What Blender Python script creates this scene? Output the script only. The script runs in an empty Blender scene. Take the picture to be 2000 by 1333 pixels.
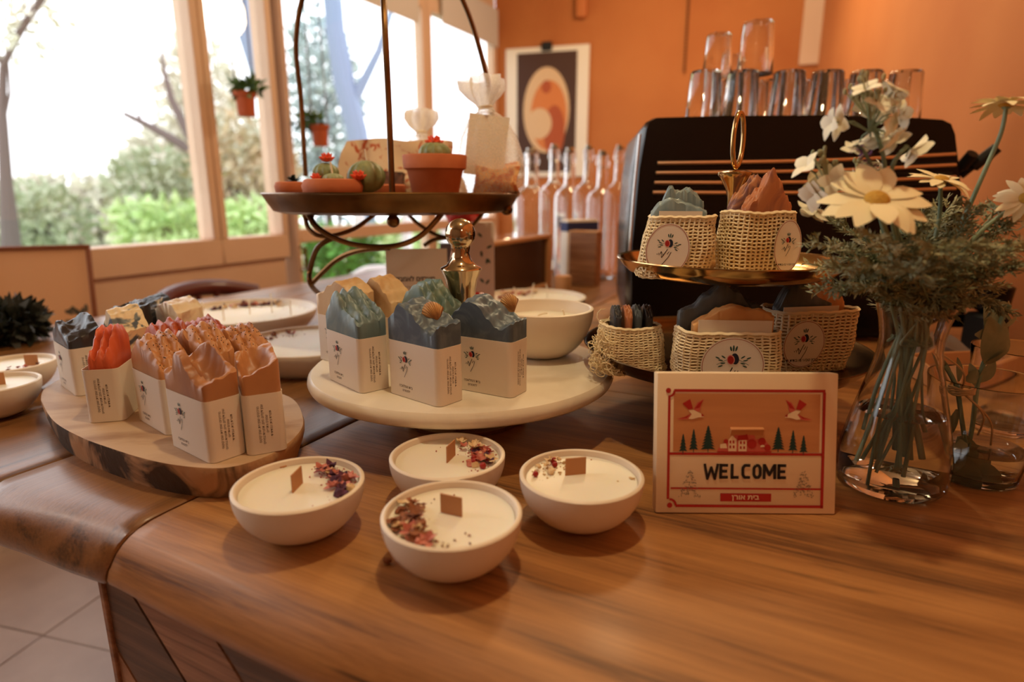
import bpy, bmesh, math, random
from mathutils import Vector, Matrix, noise
random.seed(7)
R = math.radians
# ------------------------------------------------------------------ camera, sky, lights
F, PT, CH = 1200.0, R(13.45), 0.28          # focal length in px of 2000, pitch down, height above the counter top (z = 0)
sc = bpy.context.scene
cam = bpy.data.cameras.new('camera'); co = bpy.data.objects.new('camera', cam); sc.collection.objects.link(co)
co.location = (0, 0, CH); co.rotation_euler = (R(90) - PT, 0, 0)
cam.lens = 36 * F / 2000; cam.sensor_width = 36; cam.clip_start = 0.02; cam.clip_end = 200
cam.dof.use_dof = True; cam.dof.focus_distance = 0.66; cam.dof.aperture_fstop = 3.0
sc.camera = co
sc.view_settings.view_transform = 'Standard'; sc.view_settings.look = 'None'
sc.view_settings.exposure = -0.42; sc.view_settings.gamma = 1; sc.view_settings.use_curve_mapping = False
w = bpy.data.worlds.new('sky'); sc.world = w; w.use_nodes = True
w.node_tree.nodes['Background'].inputs[0].default_value = (0.93, 0.96, 1.0, 1)
w.node_tree.nodes['Background'].inputs[1].default_value = 4.0
sc.cycles.use_adaptive_sampling = True; sc.cycles.adaptive_threshold = 0.025
sc.cycles.max_bounces = 10; sc.cycles.diffuse_bounces = 4; sc.cycles.glossy_bounces = 4; sc.cycles.transmission_bounces = 10; sc.cycles.transparent_max_bounces = 16
def lamp(name, loc, power, col, size):
    l = bpy.data.lights.new(name, 'POINT'); l.energy = power; l.color = col; l.shadow_soft_size = size
    o = bpy.data.objects.new(name, l); o.location = loc; sc.collection.objects.link(o); return o
WARM = (1.0, 0.79, 0.45)
lamp('counter_lamp', (0.03, 0.50, 1.25), 26, WARM, 0.025)
lamp('side_lamp', (1.0, 0.30, 1.05), 16, WARM, 0.03)
lamp('rear_lamp', (0.35, 1.95, 1.4), 26, WARM, 0.09)
lamp('room_lamp', (0.75, 3.0, 1.4), 44, (1.0, 0.76, 0.48), 0.14)
lamp('camera_fill', (0.45, -0.75, 1.05), 12, (1.0, 0.80, 0.56), 0.12)  # added fill behind the camera, brightens the faces turned towards it
lamp('floor_fill', (-1.9, 0.5, 1.3), 18, (1.0, 0.84, 0.68), 0.08)  # added fill to lift the floor and left wall, no lamp known here
# ------------------------------------------------------------------ helpers
col = sc.collection
def ray(x, y):
    a = (x - 1000) / F; b = -(y - 666.5) / F
    return Vector((a, math.cos(PT) + b * math.sin(PT), -math.sin(PT) + b * math.cos(PT)))
def P(x, y, z=0.0):                          # point of the level plane z under a photo pixel
    r = ray(x, y); t = (z - CH) / r.z
    return Vector((r.x * t, r.y * t, z))
def D(x, y, Y):                              # point of the upright plane at distance Y
    r = ray(x, y); t = Y / r.y
    return Vector((r.x * t, Y, CH + r.z * t))
class MB:
    def __init__(s): s.v = []; s.f = []; s.m = []; s.M = None
    def add(s, vs, fs, mi=0, M=None):
        n = len(s.v)
        for p in vs:
            p = Vector(p)
            if M is not None: p = M @ p
            s.v.append(p)
        for f in fs: s.f.append([i + n for i in f]); s.m.append(mi)
        return s
    def box(s, c, d, mi=0, bev=0.0, M=None, seg=1):
        bm = bmesh.new(); bmesh.ops.create_cube(bm, size=1)
        for v in bm.verts: v.co = Vector((v.co.x * d[0] + c[0], v.co.y * d[1] + c[1], v.co.z * d[2] + c[2]))
        if bev: bmesh.ops.bevel(bm, geom=bm.edges[:], offset=bev, segments=seg, profile=0.5, affect='EDGES')
        bm.verts.index_update()
        s.add([v.co.copy() for v in bm.verts], [[v.index for v in f.verts] for f in bm.faces], mi, M); bm.free(); return s
    def lathe(s, prof, seg=48, mi=0, M=None, rf=None, c=(0, 0)):
        vs = []; n = len(prof)
        for i, (r, z) in enumerate(prof):
            for k in range(seg):
                a = 2 * math.pi * k / seg; q = r * (rf(a, i / max(1, n - 1)) if rf else 1)
                vs.append((c[0] + q * math.cos(a), c[1] + q * math.sin(a), z))
        fs = [[i * seg + k, i * seg + (k + 1) % seg, (i + 1) * seg + (k + 1) % seg, (i + 1) * seg + k] for i in range(n - 1) for k in range(seg)]
        if prof[0][0] > 1e-6: fs.append(list(range(seg))[::-1])
        if prof[-1][0] > 1e-6: fs.append([(n - 1) * seg + k for k in range(seg)])
        return s.add(vs, fs, mi, M)
    def tube(s, pts, r, seg=8, mi=0, M=None, cap=True):
        pts = [Vector(p) for p in pts]; n = len(pts)
        rr = r if isinstance(r, (list, tuple)) else [r] * n
        vs = []; up = None
        for i, p in enumerate(pts):
            t = (pts[min(i + 1, n - 1)] - pts[max(i - 1, 0)])
            t = t.normalized() if t.length > 1e-9 else Vector((0, 0, 1))
            if up is None: up = Vector((0, 0, 1)) if abs(t.z) < .9 else Vector((1, 0, 0))
            a = t.cross(up)
            if a.length < 1e-6: a = t.cross(Vector((0, 1, 0)))
            a.normalize(); b = a.cross(t).normalized(); up = b
            for k in range(seg):
                w_ = 2 * math.pi * k / seg
                vs.append(p + (a * math.cos(w_) + b * math.sin(w_)) * rr[i])
        fs = [[i * seg + k, i * seg + (k + 1) % seg, (i + 1) * seg + (k + 1) % seg, (i + 1) * seg + k] for i in range(n - 1) for k in range(seg)]
        if cap: fs += [list(range(seg))[::-1], [(n - 1) * seg + k for k in range(seg)]]
        return s.add(vs, fs, mi, M)
    def ball(s, c, r, mi=0, seg=10, M=None, rot=None):
        r = r if isinstance(r, (tuple, list)) else (r, r, r); h = max(4, seg // 2); vs = [(0, 0, 1)]; fs = []
        for i in range(1, h):
            for k in range(seg):
                a = math.pi * i / h; b = 2 * math.pi * k / seg
                vs.append((math.sin(a) * math.cos(b), math.sin(a) * math.sin(b), math.cos(a)))
        vs.append((0, 0, -1)); L = len(vs) - 1
        for k in range(seg):
            fs.append([0, 1 + k, 1 + (k + 1) % seg]); fs.append([L, L - seg + (k + 1) % seg, L - seg + k])
        for i in range(h - 2):
            for k in range(seg):
                fs.append([1 + i * seg + k, 1 + (i + 1) * seg + k, 1 + (i + 1) * seg + (k + 1) % seg, 1 + i * seg + (k + 1) % seg])
        o = []
        for p in vs:
            p = Vector((p[0] * r[0], p[1] * r[1], p[2] * r[2]))
            if rot is not None: p = rot @ p
            o.append(p + Vector(c))
        return s.add(o, fs, mi, M)
    def poly(s, pts, mi=0, M=None): return s.add(pts, [list(range(len(pts)))], mi, M)
    def prism(s, pts, z0, z1, mi=0, M=None):  # outline in xy between two heights
        n = len(pts); vs = [(p[0], p[1], z0) for p in pts] + [(p[0], p[1], z1) for p in pts]
        return s.add(vs, [list(range(n))[::-1], list(range(n, 2 * n))] + [[i, (i + 1) % n, n + (i + 1) % n, n + i] for i in range(n)], mi, M)
    def leaf(s, base, d, up, L, W, mi=0, bend=0.2, M=None, n=4):
        d = Vector(d).normalized(); up = Vector(up); sd = d.cross(up)
        if sd.length < 1e-5: sd = d.cross(Vector((1, .3, 0)))
        sd.normalize(); nn = sd.cross(d).normalized(); vs = []; base = Vector(base)
        for i in range(n + 1):
            t = i / n; wd = W * .5 * (math.sin(math.pi * (0.08 + t * .9)) ** .8 if i < n else .12)
            c = base + d * (L * t) - nn * (bend * L * t * t)
            vs += [c - sd * wd + nn * wd * .25, c + sd * wd + nn * wd * .25]
        return s.add(vs, [[2 * i, 2 * i + 1, 2 * i + 3, 2 * i + 2] for i in range(n)], mi, M)
    def build(s, name, mats, parent=None, smooth=True, ang=40, loc=None, rotz=None):
        me = bpy.data.meshes.new(name); me.from_pydata([tuple(p) for p in s.v], [], s.f)
        for m_ in (mats if isinstance(mats, (list, tuple)) else [mats]): me.materials.append(m_)
        me.polygons.foreach_set('material_index', s.m)
        me.polygons.foreach_set('use_smooth', [smooth] * len(s.f)); me.update()
        if smooth: me.set_sharp_from_angle(angle=R(ang))
        o = bpy.data.objects.new(name, me); col.objects.link(o)
        if parent is not None: o.parent = parent
        if loc is not None: o.location = loc
        if rotz is not None: o.rotation_euler = (0, 0, rotz)
        return o
def thing(name, label, cat, loc=(0, 0, 0), rotz=0, group=None, rot=None):
    o = bpy.data.objects.new(name, None); o.empty_display_size = .02; col.objects.link(o)
    o.location = loc; o.rotation_euler = rot if rot is not None else (0, 0, rotz)
    o['label'] = label; o['category'] = cat
    if group: o['group'] = group
    return o
def tag(o, label, cat, group=None):
    o['label'] = label; o['category'] = cat
    if group: o['group'] = group
    return o
def struct(o): o['kind'] = 'structure'; return o
def stuff(o): o['kind'] = 'stuff'; return o
def children(o): return [c for c in bpy.data.objects if c.parent == o]
def copy_tree(o, parent=None):
    c = o.copy(); col.objects.link(c); c.parent = parent
    for ch in children(o): copy_tree(ch, c)
    return c
def spline(pts, n=8):                        # Catmull-Rom through points
    pts = [Vector(p) for p in pts]; q = [pts[0]] + pts + [pts[-1]]; out = []
    for i in range(1, len(q) - 2):
        for k in range(n):
            t = k / n; a, b, c, d = q[i - 1], q[i], q[i + 1], q[i + 2]
            out.append(0.5 * ((2 * b) + (c - a) * t + (2 * a - 5 * b + 4 * c - d) * t * t + (3 * b - a - 3 * c + d) * t ** 3))
    out.append(pts[-1]); return out
# ------------------------------------------------------------------ materials
def L3(c):                                   # sRGB 0-255 to linear
    return tuple(((v / 255) / 12.92 if v / 255 <= .04045 else ((v / 255 + .055) / 1.055) ** 2.4) for v in c) + (1,)
def base_mat(name):
    m = bpy.data.materials.new(name); m.use_nodes = True; return m, m.node_tree, m.node_tree.nodes['Principled BSDF']
def mat(name, c, rough=.5, metal=0, bump=0, bs=60, c2=None, vs=8, detail=4, stretch=(1, 1, 1), trans=0, ior=1.45, coat=0, sss=0, spec=None, lo=.35, hi=.65, dist=0):
    m, nt, b = base_mat(name); N = nt.nodes; K = nt.links
    b.inputs['Base Color'].default_value = L3(c); b.inputs['Roughness'].default_value = rough; b.inputs['Metallic'].default_value = metal
    b.inputs['Transmission Weight'].default_value = trans; b.inputs['IOR'].default_value = ior
    b.inputs['Coat Weight'].default_value = coat; b.inputs['Coat Roughness'].default_value = .12
    if spec is not None: b.inputs['Specular IOR Level'].default_value = spec
    if sss: b.inputs['Subsurface Weight'].default_value = sss; b.inputs['Subsurface Radius'].default_value = (.02, .012, .006); b.inputs['Subsurface Scale'].default_value = .3
    if bump or c2:
        tc = N.new('ShaderNodeTexCoord'); mp = N.new('ShaderNodeMapping'); K.new(tc.outputs['Object'], mp.inputs[0]); mp.inputs['Scale'].default_value = stretch
    if c2:
        n = N.new('ShaderNodeTexNoise'); n.inputs['Scale'].default_value = vs; n.inputs['Detail'].default_value = detail; n.inputs['Distortion'].default_value = dist
        K.new(mp.outputs[0], n.inputs['Vector']); r = N.new('ShaderNodeValToRGB'); K.new(n.outputs[0], r.inputs[0])
        r.color_ramp.elements[0].position = lo; r.color_ramp.elements[1].position = hi
        r.color_ramp.elements[0].color = L3(c); r.color_ramp.elements[1].color = L3(c2); K.new(r.outputs[0], b.inputs['Base Color'])
    if bump:
        n = N.new('ShaderNodeTexNoise'); n.inputs['Scale'].default_value = bs; n.inputs['Detail'].default_value = 5
        K.new(mp.outputs[0], n.inputs['Vector']); u = N.new('ShaderNodeBump'); u.inputs['Strength'].default_value = bump; u.inputs['Distance'].default_value = .002
        K.new(n.outputs[0], u.inputs['Height']); K.new(u.outputs[0], b.inputs['Normal'])
    return m
def wood(name, c1, c2, c3, axis='x', rough=.35, ring=14, coat=.25, knots=True, sc_=1.0):
    m, nt, b = base_mat(name); N = nt.nodes; K = nt.links
    tc = N.new('ShaderNodeTexCoord'); mp = N.new('ShaderNodeMapping'); K.new(tc.outputs['Object'], mp.inputs[0])
    oi = N.new('ShaderNodeObjectInfo')
    mp.inputs['Scale'].default_value = {'x': (1 * sc_, 9 * sc_, 9 * sc_), 'y': (9 * sc_, 1 * sc_, 9 * sc_), 'z': (9 * sc_, 9 * sc_, 1 * sc_)}[axis]
    cm = N.new('ShaderNodeCombineXYZ'); mu = N.new('ShaderNodeMath'); mu.operation = 'MULTIPLY'; mu.inputs[1].default_value = 17
    K.new(oi.outputs['Random'], mu.inputs[0]); K.new(mu.outputs[0], cm.inputs[0]); K.new(mu.outputs[0], cm.inputs[1]); K.new(cm.outputs[0], mp.inputs['Location'])
    n1 = N.new('ShaderNodeTexNoise'); n1.inputs['Scale'].default_value = 1.7; n1.inputs['Detail'].default_value = 3; n1.inputs['Distortion'].default_value = .6; K.new(mp.outputs[0], n1.inputs['Vector'])
    rg = N.new('ShaderNodeMath'); rg.operation = 'MULTIPLY'; rg.inputs[1].default_value = ring; K.new(n1.outputs[0], rg.inputs[0])
    fr = N.new('ShaderNodeMath'); fr.operation = 'PINGPONG'; fr.inputs[1].default_value = 1; K.new(rg.outputs[0], fr.inputs[0])
    n2 = N.new('ShaderNodeTexNoise'); n2.inputs['Scale'].default_value = 16; n2.inputs['Detail'].default_value = 8; n2.inputs['Roughness'].default_value = .7; K.new(mp.outputs[0], n2.inputs['Vector'])
    mp2 = N.new('ShaderNodeMapping'); K.new(mp.outputs[0], mp2.inputs[0]); mp2.inputs['Scale'].default_value = {'x': (.55, 2.2, 2.2), 'y': (2.2, .55, 2.2), 'z': (2.2, 2.2, .55)}[axis]
    K.new(mp2.outputs[0], n2.inputs['Vector'])
    ad = N.new('ShaderNodeMix'); ad.data_type = 'FLOAT'; ad.inputs[0].default_value = .72; K.new(fr.outputs[0], ad.inputs[2]); K.new(n2.outputs[0], ad.inputs[3])
    r = N.new('ShaderNodeValToRGB'); K.new(ad.outputs[0], r.inputs[0]); e = r.color_ramp.elements
    e[0].position = .30; e[0].color = L3(c1); e[1].position = .70; e[1].color = L3(c3); x = e.new(.48); x.color = L3(c2)
    last = r.outputs[0]
    if knots:
        n3 = N.new('ShaderNodeTexNoise'); n3.inputs['Scale'].default_value = 3.2; n3.inputs['Detail'].default_value = 4; n3.inputs['Distortion'].default_value = 1.2; K.new(mp.outputs[0], n3.inputs['Vector'])
        r3 = N.new('ShaderNodeValToRGB'); K.new(n3.outputs[0], r3.inputs[0]); r3.color_ramp.elements[0].position = .66; r3.color_ramp.elements[1].position = .74
        r3.color_ramp.elements[0].color = (0, 0, 0, 1); r3.color_ramp.elements[1].color = (.75, .75, .75, 1)
        mx = N.new('ShaderNodeMix'); mx.data_type = 'RGBA'; K.new(r3.outputs[0], mx.inputs[0]); K.new(last, mx.inputs[6]); mx.inputs[7].default_value = L3(tuple(v * .45 for v in c1)); last = mx.outputs[2]
    K.new(last, b.inputs['Base Color']); b.inputs['Roughness'].default_value = rough; b.inputs['Coat Weight'].default_value = coat; b.inputs['Coat Roughness'].default_value = .18
    u = N.new('ShaderNodeBump'); u.inputs['Strength'].default_value = .35; u.inputs['Distance'].default_value = .0012; K.new(n2.outputs[0], u.inputs['Height']); K.new(u.outputs[0], b.inputs['Normal'])
    return m
def thin_glass(name, tint=(1, 1, 1), ior=1.45):
    m = bpy.data.materials.new(name); m.use_nodes = True; nt = m.node_tree; nt.nodes.clear(); N = nt.nodes
    o = N.new('ShaderNodeOutputMaterial'); x = N.new('ShaderNodeMixShader'); lw = N.new('ShaderNodeLayerWeight'); lw.inputs[0].default_value = .5; pw = N.new('ShaderNodeMath'); pw.operation = 'POWER'; pw.inputs[1].default_value = 4; nt.links.new(lw.outputs['Facing'], pw.inputs[0])
    f = N.new('ShaderNodeMath'); f.operation = 'MULTIPLY_ADD'; f.inputs[1].default_value = .6; f.inputs[2].default_value = .05; nt.links.new(pw.outputs[0], f.inputs[0])
    t = N.new('ShaderNodeBsdfTransparent'); t.inputs[0].default_value = (*tint, 1); g = N.new('ShaderNodeBsdfGlossy'); g.inputs['Roughness'].default_value = .02
    nt.links.new(f.outputs[0], x.inputs[0]); nt.links.new(t.outputs[0], x.inputs[1]); nt.links.new(g.outputs[0], x.inputs[2]); nt.links.new(x.outputs[0], o.inputs[0]); return m
def organza(name, c, dens):
    m = bpy.data.materials.new(name); m.use_nodes = True; nt = m.node_tree; nt.nodes.clear(); N = nt.nodes; K = nt.links
    o = N.new('ShaderNodeOutputMaterial'); x = N.new('ShaderNodeMixShader'); y = N.new('ShaderNodeMixShader')
    t = N.new('ShaderNodeBsdfTransparent'); d = N.new('ShaderNodeBsdfDiffuse'); q = N.new('ShaderNodeBsdfTranslucent')
    d.inputs[0].default_value = L3(c); q.inputs[0].default_value = L3(c)
    n = N.new('ShaderNodeTexNoise'); n.inputs['Scale'].default_value = 60; n.inputs['Detail'].default_value = 4
    r = N.new('ShaderNodeMapRange'); r.inputs[1].default_value = .3; r.inputs[2].default_value = .7; r.inputs[3].default_value = dens - .15; r.inputs[4].default_value = dens + .2
    K.new(n.outputs[0], r.inputs[0]); K.new(r.outputs[0], x.inputs[0])
    K.new(d.outputs[0], y.inputs[1]); K.new(q.outputs[0], y.inputs[2]); K.new(t.outputs[0], x.inputs[1]); K.new(y.outputs[0], x.inputs[2]); K.new(x.outputs[0], o.inputs[0]); return m
M_ = {}
M_['oak'] = wood('oak_across', (96, 60, 32), (158, 106, 58), (186, 130, 74), 'x', rough=.46, coat=.05, ring=6)
M_['oak_l'] = wood('oak_left', (74, 48, 28), (128, 86, 48), (150, 102, 58), 'x', rough=.34, coat=.25, ring=6, knots=False)
M_['panel'] = wood('panel_wood', (120, 80, 56), (152, 106, 76), (176, 128, 94), 'x', rough=.5, coat=0, knots=False)
M_['panel_dark'] = wood('panel_dark', (76, 52, 40), (100, 70, 52), (118, 84, 64), 'x', rough=.5, coat=0, knots=False)
M_['slab'] = mat('slab_top', (196, 164, 132), .6, c2=(150, 110, 78), vs=5, detail=6, stretch=(1, 2.4, 1), dist=1.2, lo=.46, hi=.72, bump=.2, bs=90)
M_['bark'] = mat('slab_edge', (74, 54, 36), .8, bump=1.0, bs=70, c2=(192, 148, 106), vs=13, stretch=(1, 1, .8), detail=7, lo=.44, hi=.53, dist=1.0)
M_['white'] = mat('bowl_ceramic', (236, 222, 204), .42, bump=.12, bs=90, c2=(228, 212, 192), vs=6)
M_['wax'] = mat('wax', (240, 232, 214), .38, bump=.1, bs=25, sss=.3)
M_['marble'] = mat('marble', (232, 220, 200), .3, c2=(206, 192, 172), vs=7, detail=8, lo=.5, hi=.8, dist=1.4)
M_['paper'] = mat('label_paper', (234, 222, 206), .6)
M_['paper_in'] = mat('label_inside', (190, 172, 150), .7)
M_['ink'] = mat('ink', (38, 30, 28), .6); M_['greyink'] = mat('grey_ink', (112, 96, 84), .6)
M_['leafink'] = mat('leaf_ink', (50, 84, 78), .6); M_['navy'] = mat('navy_ink', (26, 34, 58), .6)
M_['redink'] = mat('red_ink', (172, 34, 30), .6); M_['pinkink'] = mat('pink_ink', (224, 150, 140), .6)
M_['gold'] = mat('pale_gold', (206, 170, 116), .16, 1, bump=.15, bs=18)
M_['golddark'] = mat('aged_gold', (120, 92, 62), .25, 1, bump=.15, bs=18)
M_['silver'] = mat('nickel', (196, 176, 148), .1, 1, bump=.25, bs=30)
M_['bronze'] = mat('bronze', (134, 96, 56), .32, 1, bump=.3, bs=40, c2=(96, 68, 40), vs=14)
M_['chrome'] = mat('chrome', (220, 214, 206), .12, 1)
M_['terra'] = mat('terracotta', (206, 120, 76), .75, bump=.2, bs=120, c2=(190, 104, 64), vs=20)
M_['black'] = mat('gloss_black', (7, 6, 8), .26, spec=.35)
M_['matblack'] = mat('matt_black', (16, 14, 14), .55)
M_['glass'] = mat('clear_glass', (255, 255, 255), 0.0, trans=1, ior=1.46)
M_['water'] = mat('water', (250, 252, 250), 0.0, trans=1, ior=1.33)
M_['pane'] = thin_glass('window_glass')
M_['cream'] = mat('cream_paint', (222, 190, 164), .5, c2=(214, 180, 152), vs=3)
M_['orange'] = mat('orange_plaster', (188, 116, 62), .85, bump=.15, bs=14, c2=(176, 102, 52), vs=1.6)
M_['orangedark'] = mat('orange_trim', (190, 108, 54), .7)
M_['ceil'] = mat('ceiling_paint', (150, 128, 106), .9)
M_['tile'] = mat('stone_tile', (226, 208, 196), .45, c2=(206, 188, 178), vs=5, detail=8, bump=.1, bs=30)
M_['grout'] = mat('grout', (120, 104, 94), .9)
M_['sisal'] = mat('sisal_thread', (240, 222, 184), .8)
M_['twine'] = mat('twine', (200, 160, 110), .8)
M_['stickerring'] = mat('sticker_ring', (176, 112, 90), .6)
M_['sticker'] = mat('sticker_paper', (238, 228, 218), .5)
M_['wick'] = mat('cotton_wick', (238, 222, 196), .7); M_['woodwick'] = mat('wood_wick', (188, 132, 86), .7, bump=.3, bs=80, stretch=(1, 1, .1))
M_['green'] = mat('grey_green_leaf', (150, 148, 112), .6, c2=(106, 114, 86), vs=30)
M_['green2'] = mat('dusty_leaf', (182, 170, 124), .6, c2=(132, 138, 102), vs=30)
M_['stem'] = mat('stem_green', (132, 148, 116), .5, c2=(108, 132, 112), vs=20)
M_['petal'] = mat('cream_petal', (246, 230, 186), .6, sss=.1); M_['petalw'] = mat('white_petal', (244, 236, 212), .6, sss=.1)
M_['yellow'] = mat('daisy_centre', (196, 150, 60), .8, bump=.8, bs=300)
M_['purple'] = mat('lavender', (112, 74, 132), .7, c2=(150, 96, 120), vs=80)
def swirl(name, c1, c2, sc_=14, dist=2.5, lo=.42, hi=.6, rough=.42):
    return mat(name, c1, rough, c2=c2, vs=sc_, detail=3, dist=dist, lo=lo, hi=hi, bump=.12, bs=120, sss=.12)
# ------------------------------------------------------------------ flat print
_txt = {}
def text2(s, size, bold=0.0, sx=1.0):
    k = (s, size, bold, sx)
    if k not in _txt:
        c = bpy.data.curves.new('t', 'FONT'); c.body = s; c.size = size; c.align_x = 'CENTER'; c.align_y = 'CENTER'; c.offset = bold * size; c.resolution_u = 2
        o = bpy.data.objects.new('t', c); col.objects.link(o); dg = bpy.context.evaluated_depsgraph_get(); dg.update()
        me = bpy.data.meshes.new_from_object(o.evaluated_get(dg))
        _txt[k] = ([(v.co.x * sx, v.co.y, 0) for v in me.vertices], [list(p.vertices) for p in me.polygons])
        bpy.data.objects.remove(o); bpy.data.curves.remove(c); bpy.data.meshes.remove(me)
    return _txt[k]
def put_text(mb, s, size, x, y, mi, M, bold=0.0, sx=1.0, rot=0, rtl=False):
    vs, fs = text2(s[::-1] if rtl else s, size, bold, sx)
    mb.add(vs, fs, mi, M @ Matrix.Translation((x, y, 0)) @ Matrix.Rotation(rot, 4, 'Z'))
INKS = lambda: [M_['leafink'], M_['navy'], M_['redink'], M_['ink'], M_['pinkink'], M_['greyink']]
def disc(mb, x, y, rx, ry, mi, M, n=14, rot=0, a0=0, a1=360, dz=0):
    pts = []
    for k in range(n + (0 if a1 - a0 == 360 else 1)):
        a = R(a0 + (a1 - a0) * k / n); u, v = rx * math.cos(a), ry * math.sin(a)
        pts.append((x + u * math.cos(rot) - v * math.sin(rot), y + u * math.sin(rot) + v * math.cos(rot), dz))
    mb.poly(pts, mi, M)
def stroke(mb, pts, wd, mi, M, dz=0):
    for (x0, y0), (x1, y1) in zip(pts, pts[1:]):
        d = math.hypot(x1 - x0, y1 - y0) or 1; nx, ny = -(y1 - y0) / d * wd / 2, (x1 - x0) / d * wd / 2
        mb.poly([(x0 + nx, y0 + ny, dz), (x0 - nx, y0 - ny, dz), (x1 - nx, y1 - ny, dz), (x1 + nx, y1 + ny, dz)], mi, M)
def ring(mb, rx, ry, wd, mi, M, n=48, x=0, y=0, dz=0):
    vs = []
    for k in range(n):
        a = 2 * math.pi * k / n; c, s = math.cos(a), math.sin(a)
        vs += [(x + rx * c, y + ry * s, dz), (x + (rx - wd) * c, y + (ry - wd) * s, dz)]
    mb.add(vs, [[2 * k, 2 * ((k + 1) % n), 2 * ((k + 1) % n) + 1, 2 * k + 1] for k in range(n)], mi, M)
def logo(mb, M, s=1.0, y0=0.0, dark=True):   # fig with leaves above a handwritten mark; s = 1 is about 2 cm wide
    for a, L in ((92, .0042), (75, .0036), (108, .0032)):
        disc(mb, math.cos(R(a)) * .0062 * s, y0 + (math.sin(R(a)) * .0062 + .0012) * s, L * .55 * s, .00062 * s, 0, M, 8, R(a), dz=2e-4)
    for sd in (-1, 1):
        for a, q in ((15, .0066), (-8, .0082), (-30, .0075), (5, .0102), (-38, .0102)):
            a2 = R(a) if sd > 0 else R(180 - a)
            disc(mb, math.cos(a2) * q * s, y0 + math.sin(a2) * q * s * .8, .0017 * s, .0005 * s, 0, M, 8, a2 + sd * R(18), dz=2e-4)
        stroke(mb, [(sd * .003 * s, y0), (sd * .0105 * s, y0 - .004 * s)], .0003 * s, 0, M, 2e-4)
    disc(mb, .0012 * s, y0 + .0002 * s, .0026 * s, .0039 * s, 1, M, 14, R(12), dz=3e-4)
    disc(mb, -.0015 * s, y0 - .0004 * s, .0026 * s, .0034 * s, 4, M, 14, R(14), dz=4e-4)
    disc(mb, -.0016 * s, y0 - .0005 * s, .0020 * s, .0028 * s, 2, M, 14, R(14), dz=5e-4)
    for pts, wd in (([(.0000, -.0058), (-.0040, -.0150)], .00075), ([(.0020, -.0078), (.0004, -.0108)], .0006), ([(.0038, -.0080), (.0024, -.0130), (-.0022, -.0215)], .0006),
                    ([(-.0030, -.0126), (-.0054, -.0090), (-.0064, -.0120)], .00045), ([(-.0054, -.0098), (-.0040, -.0150)], .00045), ([(-.0076, -.0108), (-.0066, -.0132)], .00045), ([(-.0090, -.0118), (-.0088, -.0128)], .0006)):
        stroke(mb, [(x * s, y0 + y * s) for x, y in pts], wd * s, 3, M, 2e-4)
# ------------------------------------------------------------------ room
E1 = Vector((.45, .893, 0)).normalized(); A1 = math.atan2(E1.y, E1.x); E2 = Vector((E1.y, -E1.x, 0)); A2 = math.atan2(E2.y, E2.x)
WA = Vector((-1.0, 2.7, 0)); FLOOR, CEIL = -.74, 1.65
def WP(x, y):                                # (distance along the window wall, height) under a pixel
    r = ray(x, y); n = E2; t = WA.dot(n) / r.dot(n); p = r * t
    return (p - WA).dot(E1), CH + p.z
def wallbox(mb, s0, s1, z0, z1, d0=0, d1=.08, bev=.004): mb.box(((s0 + s1) / 2, (d0 + d1) / 2, (z0 + z1) / 2), (s1 - s0, d1 - d0, z1 - z0), bev=bev)
sa, zs = WP(412, 468); sb = WP(441, 466)[0]; sc_l = WP(547, 455)[0]; sd_ = WP(600, 470)[0]; se = WP(815, 200)[0]; sf = WP(850, 200)[0]; corner = WP(968, 250)[0]
S0 = -3.6; TOPZ = 1.35
def wbuild(mb, name, m): o = mb.build(name, m, loc=WA, rotz=A1); return struct(o)
mb = MB(); wallbox(mb, S0, sc_l + .02, FLOOR - .09, zs - .1, 0, .1); wbuild(mb, 'wall_left', M_['cream'])
mb = MB(); wallbox(mb, S0, corner, TOPZ, CEIL, 0, .1); wbuild(mb, 'trim_1', M_['cream'])
mb = MB(); wallbox(mb, S0, S0 + 1.0, zs - .1, TOPZ, 0, .1); wbuild(mb, 'trim_2', M_['cream'])
def winpane(n, s0, s1, z0, z1, fr=.05):
    mb = MB()
    wallbox(mb, s0 - fr, s1 + fr, z0 - .1 if z0 > -.2 else z0 - fr, z0, -.02, .07); wallbox(mb, s0 - fr, s1 + fr, z1, z1 + fr, -.02, .07)
    wallbox(mb, s0 - fr, s0, z0, z1, -.02, .07); wallbox(mb, s1, s1 + fr, z0, z1, -.02, .07)
    o = wbuild(mb, 'window_%d' % n, M_['cream'])
    g = MB(); g.box(((s0 + s1) / 2, .03, (z0 + z1) / 2), (s1 - s0, .004, z1 - z0)); g.build('pane', M_['pane'], o); return o
winpane(1, S0 + 1.05, sa, zs, TOPZ - .05, (sb - sa) * .5)
winpane(2, sb, sc_l, zs, TOPZ - .05, (sb - sa) * .5 - .001)
mb = MB(); wallbox(mb, sc_l + .05, sd_ - .1, FLOOR, TOPZ, -.05, .12); wbuild(mb, 'trim_3', M_['cream'])
mr = WP(700, 452)[1]
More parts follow.
